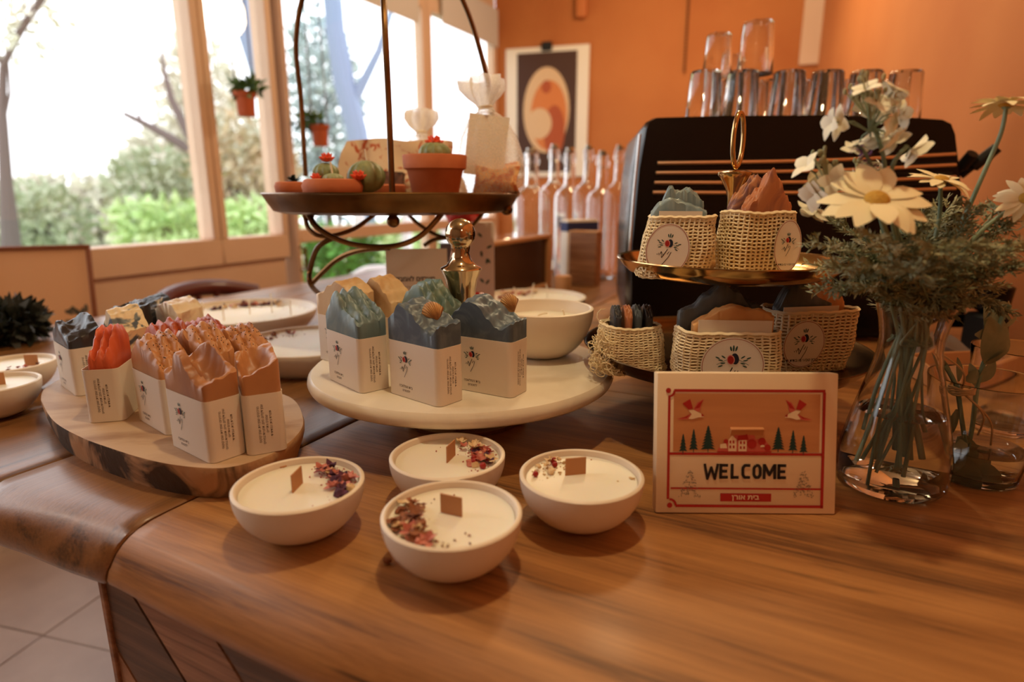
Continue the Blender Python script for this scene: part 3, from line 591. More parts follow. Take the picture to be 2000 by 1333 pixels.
def candle(label, c, Rr=.0535, H=.045, foot=.018, wicks='wood', wa=0, wpos=(0, 0), dried=None, wax=.86, name='candle_bowl', group=None, z=0.0, wl=None, th=.004, power=.55):
    t = thing(name, label, 'candle', (c.x, c.y, z + .0003), 0, group)
    MB().lathe(bowl_prof(Rr, H, foot, th, power=power), 72).build('bowl', M_['white'], t)
    zw = H * wax
    wr = Rr - th - (Rr - th) * .45 * ((1 - wax) / .55) ** 2 - .0002
    MB().lathe([(0, zw - .006), (wr - .004, zw - .006), (wr, zw - .0005), (wr, zw + .0008), (wr - .002, zw), (0, zw)], 64).build('wax', M_['wax'], t)
    if wicks == 'wood':
        mb = MB(); mb.box((wpos[0], wpos[1], zw + .0075), (.019, .0013, .017), bev=.0003, M=Matrix.Translation((wpos[0], wpos[1], 0)) @ Matrix.Rotation(R(wa), 4, 'Z') @ Matrix.Translation((-wpos[0], -wpos[1], 0)))
        mb.build('wooden_wick', M_['woodwick'], t)
    else:
        for x, y, lx, ly, lz in wl:
            mb = MB(); mb.tube(spline([(x, y, zw - .003), (x, y, zw + lz * .4), (x + lx * .4, y + ly * .4, zw + lz * .8), (x + lx, y + ly, zw + lz)], 4), .0013, 6); mb.build('wick', M_['wick'], t)
    if dried:
        for kind in dried:
            a0, a1, r0, r1, n, pal, sz = kind; crumbs = MB(); pm = {}
            for k in range(n):
                a = R(random.uniform(a0, a1)); r = random.uniform(r0, r1) * Rr; x, y = r * math.cos(a), r * math.sin(a); m = random.choice(pal)
                mb = MB(); z0 = zw + .0005 + random.random() * .0035
                if m == 'red': mb.ball((x, y, zw + .0026), .0032 * random.uniform(.8, 1.1), seg=10); mb.build('peppercorn', DRY[m], t)
                else:
                    s = sz * random.uniform(.7, 1.25)
                    if random.random() < .5: fan(mb, (x, y, z0), s, 5, 0, tilt=.7); mb.build('dried_flower', DRY[m], t)
                    else: mb.ball((x, y, z0), (s * .7, s * .5, s * .4), seg=8, rot=Matrix.Rotation(random.random() * 3, 3, 'Z')); mb.v = [v + Vector((noise.noise(v * 300), noise.noise(v * 300 + Vector((9, 0, 0))), noise.noise(v * 300 + Vector((0, 9, 0))))) * s * .35 for v in mb.v]; mb.build('dried_petal', DRY[m], t)
            for k in range(n * 4):
                a = R(random.gauss((a0 + a1) / 2, (a1 - a0) * .33)); r = min(.86, max(.1, random.gauss((r0 + r1) / 2, .14))) * Rr; s = random.uniform(.0003, .0011)
                crumbs.box((0, 0, 0), (s * 1.6, s, s), 0, M=Matrix.Translation((r * math.cos(a), r * math.sin(a), zw + s * .6)) @ Matrix.Rotation(random.random() * 3, 4, 'Z'))
            stuff(crumbs.build('herb_crumbs', DRY[[q for q in pal if q != 'red'][0]], t, smooth=False))
    return t
def bc(px, y, z=.045):                       # centre of a bowl from the pixel of its rim centre
    p = P(px, y, z); p.z = 0; return p
candle('frontmost white candle bowl with an arc of dried brown flowers', bc(882.5, 999), wa=-24, wpos=(-.001, .006), dried=[(150, 262, .5, .82, 34, ['brown', 'rose', 'pale', 'brown', 'brown'], .0078)])
candle('white candle bowl with pink and plum dried flowers beside the live-edge slab', bc(584, 942), wa=84, wpos=(-.002, .001), dried=[(-25, 75, .5, .84, 34, ['pink', 'plum', 'pale', 'rose', 'plum'], .0070)])
candle('white candle bowl with reddish dried flowers directly under the cake stand edge', bc(874, 887), wa=72, wpos=(.003, .002), dried=[(-30, 75, .45, .82, 32, ['rose', 'red', 'pale', 'rose', 'plum'], .0072)])
candle('white candle bowl with scattered red peppercorns next to the welcome sign', bc(1135.5, 925), wa=12, wpos=(-.004, .010), dried=[(100, 178, .5, .82, 12, ['red', 'pale', 'red', 'pale'], .005), (-8, 4, .8, .84, 1, ['red', 'pale'], .003)])
o = candle('white candle bowl with a wooden wick behind the charcoal soap at the far left', bc(22, 708), wa=2, wpos=(.026, .004), dried=[(-60, 20, .4, .8, 8, ['rose', 'brown', 'plum'], .0045)])
o = candle('plain white candle bowl cut by the left picture edge', bc(-20, 748), wpos=(0, .01), wa=20)
mb = MB(); mb.lathe([(.0030, .0365), (.0046, .0365), (.0046, .0378), (.0030, .0378)], 20); 
p = P(552, 918, .036); o = thing('wooden_bead', 'small pale wooden ring lying on the wax of the plum-flowered bowl', 'ring', (p.x, p.y, .0392)); 
MB().lathe([(.0022, 0), (.0044, 0), (.0048, .0008), (.0044, .0016), (.0022, .0016), (.0022, 0)], 24).build('ring', M_['woodwick'], o)
# deep bowl on the cake stand
p = P(1050, 714, KZ); candle('deep white candle bowl with thin herb wicks on the right of the cake stand', Vector((.0395, .800, 0)), .0680, .065, .028, 'cotton', dried=[(-70, 20, .5, .8, 6, ['brown', 'pale'], .003), (190, 250, .5, .75, 6, ['brown', 'pale'], .003)], wax=.74, z=KZ, wl=[(-.004, .012, .012, 0, .006), (.030, .004, -.003, 0, .012)], th=.005, power=.5, name='deep_candle_bowl')
candle('wide three-wick candle bowl with rose blossoms behind the deep bowl', Vector((.052, 1.40, 0)), .118, .052, .085, 'cotton', dried=[(85, 178, .5, .84, 22, ['rose', 'rose', 'brown', 'pale'], .012)], wax=.84, wl=[(-.045, -.03, -.003, 0, .033), (-.004, .02, .003, 0, .034), (.03, .01, -.004, 0, .034)], th=.007, power=.35, name='wide_candle_bowl')
p = P(1082, 556, .06); t = thing('cork', 'pale cork stopper standing behind the three-wick bowl', 'cork', (.13, 1.56, 0)); MB().lathe([(0, 0), (.018, 0), (.022, .075), (.02, .078), (0, .078)], 24).build('cork_body', M_['woodwick'], t)
candle('large shallow dish candle with five wicks and a ring of dried flowers at the left', Vector((-.552, 1.235, 0)), .147, .05, .112, 'cotton', dried=[(70, 190, .68, .88, 34, ['brown', 'plum', 'pale', 'plum', 'rose'], .012), (255, 340, .8, .9, 16, ['plum', 'brown', 'rose'], .006)], wax=.78, wl=[(-.062, -.035, 0, 0, .034), (-.012, -.055, 0, 0, .034), (.012, .01, 0, 0, .03), (.05, .03, 0, 0, .04), (.1, .0, 0, 0, .03)], th=.006, power=.33, name='dish_candle')
candle('second shallow dish candle between the slab and the cake stand', Vector((-.335, 1.0, 0)), .118, .044, .088, 'cotton', dried=[(130, 170, .6, .85, 8, ['brown', 'rose'], .007)], wax=.86, wl=[(.02, .02, 0, 0, .02)], th=.006, power=.33, name='dish_candle')
# crumb on the bare oak
p = P(757, 1101, 0); mb = MB(); mb.ball((0, 0, .0022), (.0042, .003, .0022), seg=8); mb.v = [v + Vector((noise.noise(v * 400), noise.noise(v * 400 + Vector((5, 0, 0))), 0)) * .002 for v in mb.v]
tag(mb.build('dried_bud', DRY['brown'], loc=(p.x, p.y, 0)), 'tiny dark dried bud lying on the oak before the frontmost bowl', 'crumb')
# ------------------------------------------------------------------ welcome sign
sl = P(1280, 1003); sr = P(1631, 1006); wd = (sr - sl).length; hg = wd * .790; an = math.atan2(sr.y - sl.y, sr.x - sl.x); lean = R(11); mid = (sl + sr) / 2
t = thing('welcome_sign', 'small white WELCOME sign with red border and pine trees, leaning back', 'sign', (mid.x, mid.y, .0003), rot=(0, 0, an))
SM = Matrix.Rotation(-lean, 4, 'X')
SG = {'white': mat('sign_white', (242, 216, 180), .5, bump=.1, bs=80), 'tan': mat('sign_wood', (212, 148, 96), .6, c2=(196, 132, 84), vs=4, stretch=(1, 1, 14)), 'tree': mat('sign_green', (22, 58, 54), .6), 'red': mat('sign_red', (178, 34, 26), .6), 'ink': mat('sign_ink', (34, 26, 26), .6), 'grey': mat('sign_grey', (138, 118, 96), .6), 'pink': mat('sign_pink', (206, 96, 80), .6)}
mb = MB(); mb.box((0, .007, hg / 2), (wd, .014, hg), bev=.0012, seg=2, M=SM); sb_ = mb.build('sign_block', SG['white'], t)
PM = SM @ Matrix.Translation((-wd / 2, -.0003, 0)) @ Matrix.Rotation(R(90), 4, 'X') @ Matrix.Diagonal((wd, hg, 1, 1))
def S(x, y): return ((x - 150) / 1430, (1240 - y) / 1130)
mb = MB()
def q(x0, y0, x1, y1, mi, dz=0): a, b = S(x0, y0), S(x1, y1); mb.poly([(a[0], b[1], dz), (b[0], b[1], dz), (b[0], a[1], dz), (a[0], a[1], dz)], mi, PM)
def pl(pts, mi, dz=2e-4): mb.poly([(*S(*p), dz) for p in pts][::-1], mi, PM)
q(283, 275, 1440, 742, 0)
for a in ((285, 240, 1478, 262, 2), (1459, 262, 1482, 1192, 2), (238, 300, 258, 1125, 2), (310, 1168, 1482, 1190, 2), (255, 748, 1465, 768, 2), (268, 1030, 1470, 1044, 2)): q(*a, dz=1e-4)
def blob(cx, cy, r, mi, a0=0, a1=360, w_=None, dz=3e-4):
    n = 20; ps = [(cx + r * math.cos(R(a0 + (a1 - a0) * k / n)), cy + r * math.sin(R(a0 + (a1 - a0) * k / n))) for k in range(n + 1)]
    if w_:
        for k in range(n):
            a, b = ps[k], ps[k + 1]; f = (r - w_) / r; pl([a, b, (cx + (b[0] - cx) * f, cy + (b[1] - cy) * f), (cx + (a[0] - cx) * f, cy + (a[1] - cy) * f)], mi, dz)
    else: pl(ps[:-1], mi, dz)
blob(240, 252, 21, 2); blob(262, 1175, 21, 2); blob(240, 252, 57, 2, 0, 92, 18); blob(262, 1175, 57, 2, -92, 5, 18)
q(664, 1075, 1068, 1140, 2, 3e-4)
for cx, y0, y1, w_, tiers in ((362, 600, 738, 34, 5), (445, 560, 724, 38, 6), (560, 532, 722, 60, 8), (1115, 540, 720, 54, 8), (1231, 565, 726, 38, 6), (1315, 606, 740, 34, 5)):
    pl([(cx - 3, y1 - 5), (cx - 3, y1 + 22), (cx + 3, y1 + 22), (cx + 3, y1 - 5)], 1)
    H_ = y1 - y0
    for k in range(tiers):
        ya, yb = y0 + H_ * k / tiers * .95, y0 + H_ * (k + 1.25) / tiers * .97; ww = w_ * ((k + 1) / tiers) ** .75
        pl([(cx - ww * .28, ya), (cx + ww * .28, ya), (cx + ww, min(yb, y1)), (cx + ww * .3, min(yb, y1) - 4), (cx - ww * .3, min(yb, y1) - 2), (cx - ww, min(yb, y1))], 1, 2e-4 + k * 1e-5)
# village in the middle
pl([(630, 742), (640, 715), (700, 655), (760, 640), (770, 600), (860, 590), (900, 600), (930, 610), (935, 640), (1000, 625), (1040, 680), (1060, 742)], 6, 2e-4)
pl([(720, 742), (720, 645), (748, 608), (785, 640), (785, 742)], 5, 4e-4); pl([(800, 742), (800, 645), (865, 645), (865, 742)], 5, 4e-4); pl([(655, 712), (655, 680), (700, 672), (712, 712)], 5, 4e-4); pl([(790, 648), (795, 612), (868, 600), (880, 642)], 2, 5e-4)
blob(905, 675, 38, 2, dz=5e-4); blob(985, 655, 30, 2, dz=5e-4); blob(1030, 705, 26, 2, dz=5e-4); blob(700, 655, 18, 2, dz=5e-4); pl([(858, 580), (866, 580), (868, 610), (856, 610)], 2, 6e-4)
for wx, wy in ((735, 660), (760, 660), (735, 700), (762, 700), (818, 665), (845, 665), (818, 705), (845, 705)): q(wx - 7, wy - 11, wx + 7, wy + 11, 2, 6e-4)
blob(990, 700, 18, 5, 180, 360, dz=6e-4); q(632, 735, 1062, 744, 2, 6e-4)
for sg, cx in ((1, 0), (-1, 1685)):          # two flying birds
    def B(pts, mi, dz): pl([(cx + sg * x, y) for x, y in (pts if sg > 0 else pts[::-1])], mi, dz)
    B([(352, 355), (412, 318), (436, 395), (400, 402)], 2, 4e-4); B([(440, 400), (470, 345), (522, 318), (500, 360), (492, 412), (470, 425)], 6, 4e-4); B([(448, 395), (478, 352), (516, 325), (486, 388)], 2, 5e-4)
    B([(305, 478), (370, 462), (425, 432), (440, 452), (400, 480), (350, 484)], 6, 4e-4); B([(325, 474), (372, 462), (412, 442), (385, 470)], 2, 5e-4); B([(400, 410), (440, 405), (500, 435), (524, 462), (480, 465), (430, 480), (400, 475), (425, 440)], 5, 6e-4); B([(500, 430), (526, 452), (505, 458)], 2, 7e-4)
for cx in (420, 1320):                       # grey sprig bushes
    rr = random.Random(cx)
    for k in range(85):
        f = rr.random() ** .7; y = 890 + 215 * f; x = cx + rr.uniform(-1, 1) * (12 + 78 * f); a = rr.uniform(0, 3.14); l = rr.uniform(6, 13)
        pl([(x + l * math.cos(a), y + l * math.sin(a)), (x + 3 * math.sin(a), y - 3 * math.cos(a)), (x - l * math.cos(a), y - l * math.sin(a)), (x - 3 * math.sin(a), y + 3 * math.cos(a))], 4, 3e-4 + k * 1e-6)
TM = SM @ Matrix.Translation((-wd / 2, -.0008, 0)) @ Matrix.Rotation(R(90), 4, 'X')
wx, wy = S(860, 897); 
GLY = {'W': [[(0, 1), (.22, 0), (.5, .75), (.78, 0), (1, 1)]], 'E': [[(.12, 0), (.12, 1)], [(0, .9), (.95, .9)], [(0, .5), (.85, .5)], [(0, .1), (.95, .1)]], 'L': [[(.12, 0), (.12, 1)], [(0, .1), (.95, .1)]],
       'C': [[(.98, .90), (.35, .90), (.14, .72), (.14, .28), (.35, .10), (.98, .10)]], 'O': [[(.35, .90), (.65, .90), (.86, .72), (.86, .28), (.65, .10), (.35, .10), (.14, .28), (.14, .72), (.35, .90)]], 'M': [[(.10, 0), (.10, 1)], [(.12, .95), (.5, .28), (.88, .95)], [(.90, 0), (.90, 1)]]}
for k, ch in enumerate('WELCOME'):           # heavy condensed capitals
    x_, y_ = S((588, 690, 778, 864, 952, 1050, 1150)[k], 897); lw_ = .0118 if ch in 'WM' else .0078 if ch != 'L' else .0072; lh_ = .0136
    for pl_ in GLY[ch]:
        q_ = [(x_ * wd + (u - .5) * lw_, y_ * hg + (v - .5) * lh_) for u, v in pl_]
        stroke(mb, q_, .0026 if ch != 'W' else .0023, 3, TM)
        for u in q_[1:-1]: disc(mb, u[0], u[1], .0012, .0012, 3, TM, 10, dz=2e-5)
x_, y_ = S(862, 1106); put_text(mb, 'בית אורן', .0062, x_ * wd, y_ * hg, 5, TM @ Matrix.Translation((0, 0, 2e-4)), bold=.02, sx=1.15, rtl=True)
mb.build('sign_print', [SG['tan'], SG['tree'], SG['red'], SG['ink'], SG['grey'], SG['white'], SG['pink']], sb_, smooth=False)
mb = MB(); mb.box((0, .034, .035), (.03, .004, .07), bev=.0005, M=Matrix.Rotation(R(16), 4, 'X')); mb.build('rear_prop', SG['tan'], t)
# ------------------------------------------------------------------ gold two-tier stand
GX, GY = .29, .745
gz0, gz1 = .092, .200
p = D(1422, 505, GY); GX = p.x
t = thing('tiered_tray_stand', 'gold two-tier tray stand with an oval ring handle', 'tray stand', (GX, GY, 0))
def dish(Rr, z, d, th=.0018): return [(0, z - d - .002), (Rr * .55, z - d - .002), (Rr * .78, z - d - .001), (Rr * .90, z - d * .8), (Rr * .965, z - d * .35), (Rr, z), (Rr + .0015, z + .001), (Rr + .001, z + .0022), (Rr - .003, z + .001), (Rr * .955, z - d * .3 + th), (Rr * .895, z - d * .8 + th), (Rr * .80, z - d + th), (0, z - d + th)]
MB().lathe(dish(.131, gz1 + .004, .018), 96).build('upper_tray', M_['gold'], t)
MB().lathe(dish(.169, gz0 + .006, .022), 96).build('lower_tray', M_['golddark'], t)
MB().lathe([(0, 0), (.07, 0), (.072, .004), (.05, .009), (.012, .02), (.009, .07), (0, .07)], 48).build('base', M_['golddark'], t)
MB().lathe([(.0055, .07), (.0055, .26), (.006, .275), (.009, .285), (.016, .298), (.019, .302), (.019, .305), (.012, .307), (.006, .307), (0, .307)], 32).build('post', M_['gold'], t)
mb = MB(); rp = [(.0085 * math.sin(a) + .001, .0, .341 + .030 * -math.cos(a)) for a in [2 * math.pi * k / 32 for k in range(33)]]; mb.tube([(x * 1.0, x * .9, z) for x, y, z in rp], .0028, 10); mb.build('ring_handle', M_['gold'], t)
# sisal soap bags
def rnd3_(rr): return Vector((rr.uniform(-1, 1), rr.uniform(-1, 1), rr.uniform(-1, 1)))
def bag(label, c, z, ang, L, T, H, lean_=0, flare=1.15, stick=None, seed=0, nV=40, nH=18):
    t = thing('sisal_soap_bag', label, 'soap bag', (c[0], c[1], z), R(ang)); rr = random.Random(seed)
    base = rrect(L, T, min(L, T) * .32, 10); n = len(base)
    per = [0]
    for i in range(n): per.append(per[-1] + math.dist(base[i], base[(i + 1) % n]))
    def at(s, h):
        s = (s % 1) * per[-1]; i = max(k for k in range(n) if per[k] <= s); f = (s - per[i]) / max(1e-9, per[i + 1] - per[i]); a, b = base[i], base[(i + 1) % n]
        x, y = a[0] + (b[0] - a[0]) * f, a[1] + (b[1] - a[1]) * f; g = flare + (1 - flare) * h + .06 * math.sin(h * math.pi)
        wv = noise.noise(Vector((s * 40 + seed, h * 3, seed))) * .0022
        d = math.hypot(x, y) or 1
        return Vector((x * g + x / d * wv + lean_ * h * H, y * g + y / d * wv, h * H + .0012 + .003 * h * noise.noise(Vector((s * 30, seed, 0)))))
    mb = MB()
    for k in range(nV):
        pts = []
        for j in range(nH * 2 + 1): p = at(k / nV, j / (nH * 2)); d = Vector((p.x, p.y, 0)).normalized(); pts.append(p + d * (.0004 * (-1) ** (j // 2 + k)))
        mb.tube(pts, .00135, 4)
    for j in range(nH + 1):
        pts = [at(s / (nV * 2), j / nH) + Vector((0, 0, .0004 * math.sin(s * math.pi / 2 + j))) for s in range(nV * 2 + 1)]; mb.tube(pts, .00115 if j < nH else .0022, 4)
    stuff(mb.build('woven_net', M_['sisal'], t))
    mb = MB()
    for k in range(70):
        s = rr.random(); p = at(s, 0); d = Vector((p.x, p.y, 0)).normalized(); r = rr.uniform(.002, .0045); q_ = p + d * rr.uniform(0, .003) + Vector((0, 0, .0012))
        side = Vector((-d.y, d.x, 0)); mb.tube([q_ + side * (r * math.cos(a)) + Vector((0, 0, r * .9 + r * .9 * math.sin(a))) + d * rr.uniform(0, .0015) for a in [k2 * 1.0 + rr.random() for k2 in range(6)]], .0007, 4)
    stuff(mb.build('frayed_hem', M_['sisal'], t))
    mb = MB(); m = 20; rows = [[at(k / 40, h) * 1 for k in range(40)] for h in (.0, .5, .97)]; vs = [Vector((p.x * .95, p.y * .92, p.z)) for r_ in rows for p in r_]
    mb.add(vs, [[i * 40 + k, i * 40 + (k + 1) % 40, (i + 1) * 40 + (k + 1) % 40, (i + 1) * 40 + k] for i in range(2) for k in range(40)]); mb.build('lining', mat('bag_lining', (190, 146, 100), .9), t)
    if stick:
        sx_, sz_, rx, rz, face, roll = stick; mb = MB()
        if face == 'f': B = Matrix.Translation((sx_ + lean_ * sz_, -T / 2 * (flare * .5 + .5) - .0052, sz_)) @ Matrix.Rotation(math.atan2(T / 2 * (flare - 1), H) * -1, 4, 'X') @ Matrix.Rotation(R(90), 4, 'X')
        B = B @ Matrix.Rotation(R(roll), 4, 'Z')
        disc(mb, 0, 0, rx, rz, 0, B, 48); sk = mb.build('sticker', M_['sticker'], t, smooth=False)
        mb = MB(); ring(mb, rx * .965, rz * .965, .0007, 6, B, dz=3e-4); k = rx / .021
        logo(mb, B, k * 1.0, rz * .25); put_text(mb, 'סבון טבעי בעבודת יד', .0038 * k, 0, -rz * .68, 3, B @ Matrix.Translation((0, 0, 2e-4)), bold=.012, rtl=True)
        mb.build('sticker_print', INKS() + [M_['stickerring']], sk, smooth=False)
    return t
zt = gz1 + .004 - .018 + .002; zl = gz0 + .006 - .022 + .002
ba = D(1312, 530, .70); bb = D(1466, 530, .70)
bag('slanted sisal bag with oval sticker and blue soaps on the upper tray', (ba.x, .700), zt, -10, .070, .042, .066, lean_=.12, flare=1.08, stick=(-.012, .033, .0235, .0285, 'f', -10), seed=1)
bag('squarer sisal bag with brown peaked soaps on the upper tray', (bb.x + .004, .704), zt, 14, .076, .046, .071, flare=1.02, stick=(.021, .036, .0175, .0290, 'f', 0), seed=2)
soap('grey-blue soap with a white sleeve sticking out of the left upper bag, in front', None, zt + .026, -12, 'bluegrey', h(44, 54, 60, 56, 54, 50, 46), h(48, 58, 62, 60, 56, 52, 48), L=.060, T=.015, sleeve=False, seed=31, loc=Vector((ba.x + .002, .694, 0)))
soap('steel blue soap with a curled crest at the rear of the left upper bag', None, zt + .026, -8, 'bluegrey', h(52, 72, 66, 70, 64, 54), h(54, 74, 68, 72, 66, 56), L=.048, T=.013, sleeve=False, seed=32, loc=Vector((ba.x + .010, .712, 0)), rough=.003)
mb = MB(); q0 = thing('paper_card', 'white card strip showing at the mouth of the left upper bag', 'card', (ba.x + .002, .685, zt + .03), R(-10)); mb.box((0, 0, .022), (.046, .0008, .044)); mb.build('card_sheet', M_['paper'], q0)
soap('marbled brown soap with a tall peak in the right upper bag', None, zt + .022, 14, 'brown', h(54, 64, 74, 96, 84, 66, 58), h(56, 66, 76, 92, 82, 66, 58), L=.058, T=.014, sleeve=False, seed=33, loc=Vector((bb.x + .010, .697, 0)), rough=.003)
soap('purple and peach soap with pleats at the rear of the right upper bag', None, zt + .022, 12, 'purple', h(52, 64, 76, 88, 82, 70, 56), h(54, 68, 78, 86, 80, 68, 56), L=.056, T=.014, sleeve=False, seed=34, loc=Vector((bb.x - .000, .714, 0)), ridge=.004, nr=4, rough=.003)
bl_ = D(1240, 735, .685); bm_ = D(1412, 735, .645); br_ = D(1585, 735, .69)
bag('sisal bag with loose fringe at the left of the lower tray holding dark soaps', (bl_.x - .004, .705), zl, 8, .064, .05, .052, flare=1.2, seed=3)
fb = [o for o in bpy.data.objects if o.name.startswith('sisal_soap_bag')][-1]; mb = MB(); rr = random.Random(8)
for k in range(150):
    c = Vector((-.036 + rr.gauss(0, .006), -.012 + rr.gauss(0, .012), .022 + rr.gauss(0, .014))); c.z = max(.004, c.z); r_ = rr.uniform(.003, .008); u = rnd3_(rr).normalized(); v_ = u.cross(rnd3_(rr)).normalized()
    mb.tube([c + u * (r_ * math.cos(a)) + v_ * (r_ * math.sin(a)) for a in [q_ * .7 + k for q_ in range(8)]], .0006, 4)
stuff(mb.build('tangled_fringe', M_['sisal'], fb))
bag('sisal bag with a round sticker in the middle of the lower tray behind the sign', (bm_.x + .003, .652), zl, -4, .104, .05, .058, flare=1.0, stick=(.0, .026, .033, .031, 'f', 0), seed=4)
bag('sisal bag on the right of the lower tray, its sticker half hidden', (br_.x - .002, .71), zl, 10, .105, .05, .070, flare=.86, stick=(-.022, .036, .026, .028, 'f', 0), seed=5)
for k, (kd, dx, dy, a) in enumerate((('mixd', -.022, .008, 20), ('brown', -.010, .008, 22), ('slate', .002, .010, 20), ('black', .014, .011, 22))):
    o = soap(('dark marbled', 'chestnut', 'slate grey', 'charcoal')[k] + ' soap slice tilted in the left lower bag, number ' + ('one', 'two', 'three', 'four')[k] + ' across', None, zl + .014, 70 + a, kd, h(50, 58, 62, 56, 50), h(52, 60, 62, 58, 50), L=.036, T=.009, sleeve=False, seed=40 + k, loc=Vector((bl_.x + dx, .695 + dy, 0)))
    o['label'] = ('dark marbled', 'chestnut', 'slate grey', 'charcoal')[k] + ' soap slice standing in the fringed bag at the left'
soap('ochre soap in a white sleeve in front in the middle lower bag', None, zl + .016, -4, 'ochre', h(50, 58, 66, 70, 66, 66, 60), h(52, 60, 68, 72, 68, 66, 62), L=.084, T=.014, sleeve=False, seed=50, loc=Vector((bm_.x + .004, .642, 0)))
soap('dark slate soap with a high crest behind the ochre one', None, zl + .016, -2, 'slate', h(60, 66, 78, 92, 82, 70, 66), h(60, 68, 80, 92, 84, 72, 66), L=.090, T=.013, sleeve=False, seed=51, loc=Vector((bm_.x - .004, .661, 0)), rough=.003)
mb = MB(); q0 = thing('paper_card', 'white paper strip in front of the ochre soap in the middle lower bag', 'card', (bm_.x + .004, .6325, zl + .03), R(-4)); mb.box((0, 0, .0215), (.076, .0008, .043)); mb.build('card_sheet', M_['paper'], q0)
soap('slate and olive soap with a pointed crest in the right lower bag', None, zl + .016, 10, 'slate', h(58, 80, 88, 76, 66, 62), h(60, 82, 90, 78, 68, 62), L=.07, T=.014, sleeve=False, seed=52, loc=Vector((br_.x - .014, .703, 0)))
soap('peach soap with a rippled orange top at the rear right lower bag', None, zl + .016, 10, 'peach', h(60, 74, 90, 92, 84, 70, 58), h(62, 76, 92, 94, 84, 70, 58), L=.078, T=.013, sleeve=False, seed=53, loc=Vector((br_.x + .008, .722, 0)), ridge=.005, nr=5, rough=.003)
mb = MB(); q0 = thing('paper_card', 'white paper strip at the mouth of the right lower bag', 'card', (br_.x - .008, .6925, zl + .03), R(10)); mb.box((0, 0, .0235), (.07, .0008, .047)); mb.build('card_sheet', M_['paper'], q0)
mb = MB(); rr = random.Random(5)
for k in range(14):
    a = rr.uniform(-.3, .9); b = D(1300 + rr.uniform(0, 320), 745, .60); mb.tube(spline([(b.x + rr.uniform(-.01, .01) * j + .006 * j, .598 + rr.uniform(0, .02), zl + .006 + rr.uniform(0, .004)) for j in range(4)], 3), .0016, 5)
fr_ = mb.build('cotton_cord', M_['sisal']); tag(fr_, 'loose cream cotton cord lying on the lower gold tray', 'cord'); fr_['kind'] = 'stuff'
# ------------------------------------------------------------------ glass vases with water
def glass_shell(out, th, z0=.004):
    inn = [(max(0, r - th), max(z, z0)) for r, z in out if z >= z0 - 1e-6][::-1]
    return out + inn + [(0, inn[-1][1])]
VX, VY = .374, .560
t = thing('carafe_vase', 'clear glass carafe of water holding the big daisy bouquet', 'vase', (VX, VY, 0))
vo = [(0, .0012), (.030, .0012), (.036, 0), (.043, .0015), (.0475, .008), (.0492, .020), (.0485, .035), (.045, .055), (.040, .078), (.034, .102), (.0285, .125), (.0265, .140), (.0265, .150), (.029, .165), (.0325, .178), (.0335, .182)]
MB().lathe([(0, 0)] + vo[1:] + [(r - .0022, z) for r, z in vo[:2:-1] if z > .006] + [(.038, .0075), (0, .006)], 72).build('glass_body', M_['glass'], t)
MB().lathe([(0, .0064), (.037, .0079), (.0445, .012), (.0466, .02), (.0459, .035), (.0424, .055), (.0380, .074), (.0372, .0775), (.0362, .077), (0, .077)], 72).build('water', M_['water'], t)
TX, TY = .470, .578
t = thing('glass_tumbler', 'clear glass tumbler with a little water right of the carafe', 'glass', (TX, TY, 0))
to = [(.034, .0), (.0365, .002), (.041, .03), (.0465, .075), (.0495, .103)]
MB().lathe([(0, .001), (.028, .001)] + to + [(.0492, .1045), (.0478, .1035), (.0448, .075), (.0392, .03), (.0350, .010), (.03, .008), (0, .008)], 72).build('glass_body', M_['glass'], t)
MB().lathe([(0, .0084), (.03, .0084), (.0348, .0104), (.0388, .03), (.0396, .034), (.0388, .0335), (0, .0335)], 72).build('water', M_['water'], t)
TX2, TY2 = .60, .70
t = thing('glass_tumbler', 'clear glass tumbler at the right picture edge behind the twine-tied sprig', 'glass', (TX2, TY2, 0)); c_ = children(bpy.data.objects['glass_tumbler'])[0]
q0 = c_.copy(); col.objects.link(q0); q0.parent = t
# ------------------------------------------------------------------ flowers
def rnd3(rr, s): return Vector((rr.uniform(-s, s), rr.uniform(-s, s), rr.uniform(-s, s)))
def daisy(label, head, nrm, foot, r, via=None, n=17, mat_='petal', stem=True, fs=1.0, pw=1.15):
    head, foot = Vector(head), Vector(foot); nrm = Vector(nrm).normalized()
    t = thing('daisy', label, 'flower', foot, group=None); rr = random.Random(int(head.x * 1e4)); h_ = head - foot
    Q = nrm.to_track_quat('Z', 'Y').to_matrix().to_4x4(); MM = Matrix.Translation(h_) @ Q
    for k in range(n):
        a = 2 * math.pi * k / n + rr.uniform(-.1, .1); d = Vector((math.cos(a), math.sin(a), rr.uniform(-.15, .25))); mb = MB()
        mb.leaf(d * r * .16, d, (0, 0, 1), r * rr.uniform(.78, .92), r * pw * rr.uniform(.26, .34), bend=rr.uniform(-.05, .35), n=5, M=MM); mb.build('petal', M_[mat_], t, ang=80)
    mb = MB(); mb.ball((0, 0, r * .03), (r * .24, r * .24, r * .13), seg=14, M=MM); mb.build('flower_centre', M_['yellow'], t)
    if stem:
        pts = [Vector()] + [Vector(v) - foot for v in (via or [])] + [h_ - nrm * r * .05]
        mb = MB(); sp = spline(pts, 8); mb.tube(sp, [.0016 + .0006 * (1 - i / len(sp)) for i in range(len(sp))], 8); mb.ball(h_ - nrm * r * .05, (r * .14, r * .14, r * .1), seg=10); mb.build('stem', M_['stem'], t)
    return t
def Cz(z, dx=0, dy=0): return (VX + dx, VY + dy, z)
NK = (VX, VY, .165)                          # all stems pass the neck
def foot(rr, z=None): a = rr.uniform(0, 6.28); q_ = rr.uniform(.3, .8); return Vector((VX + .036 * q_ * math.cos(a), VY + .036 * q_ * math.sin(a), rr.uniform(.012, .035) if z is None else z))
rr = random.Random(3)
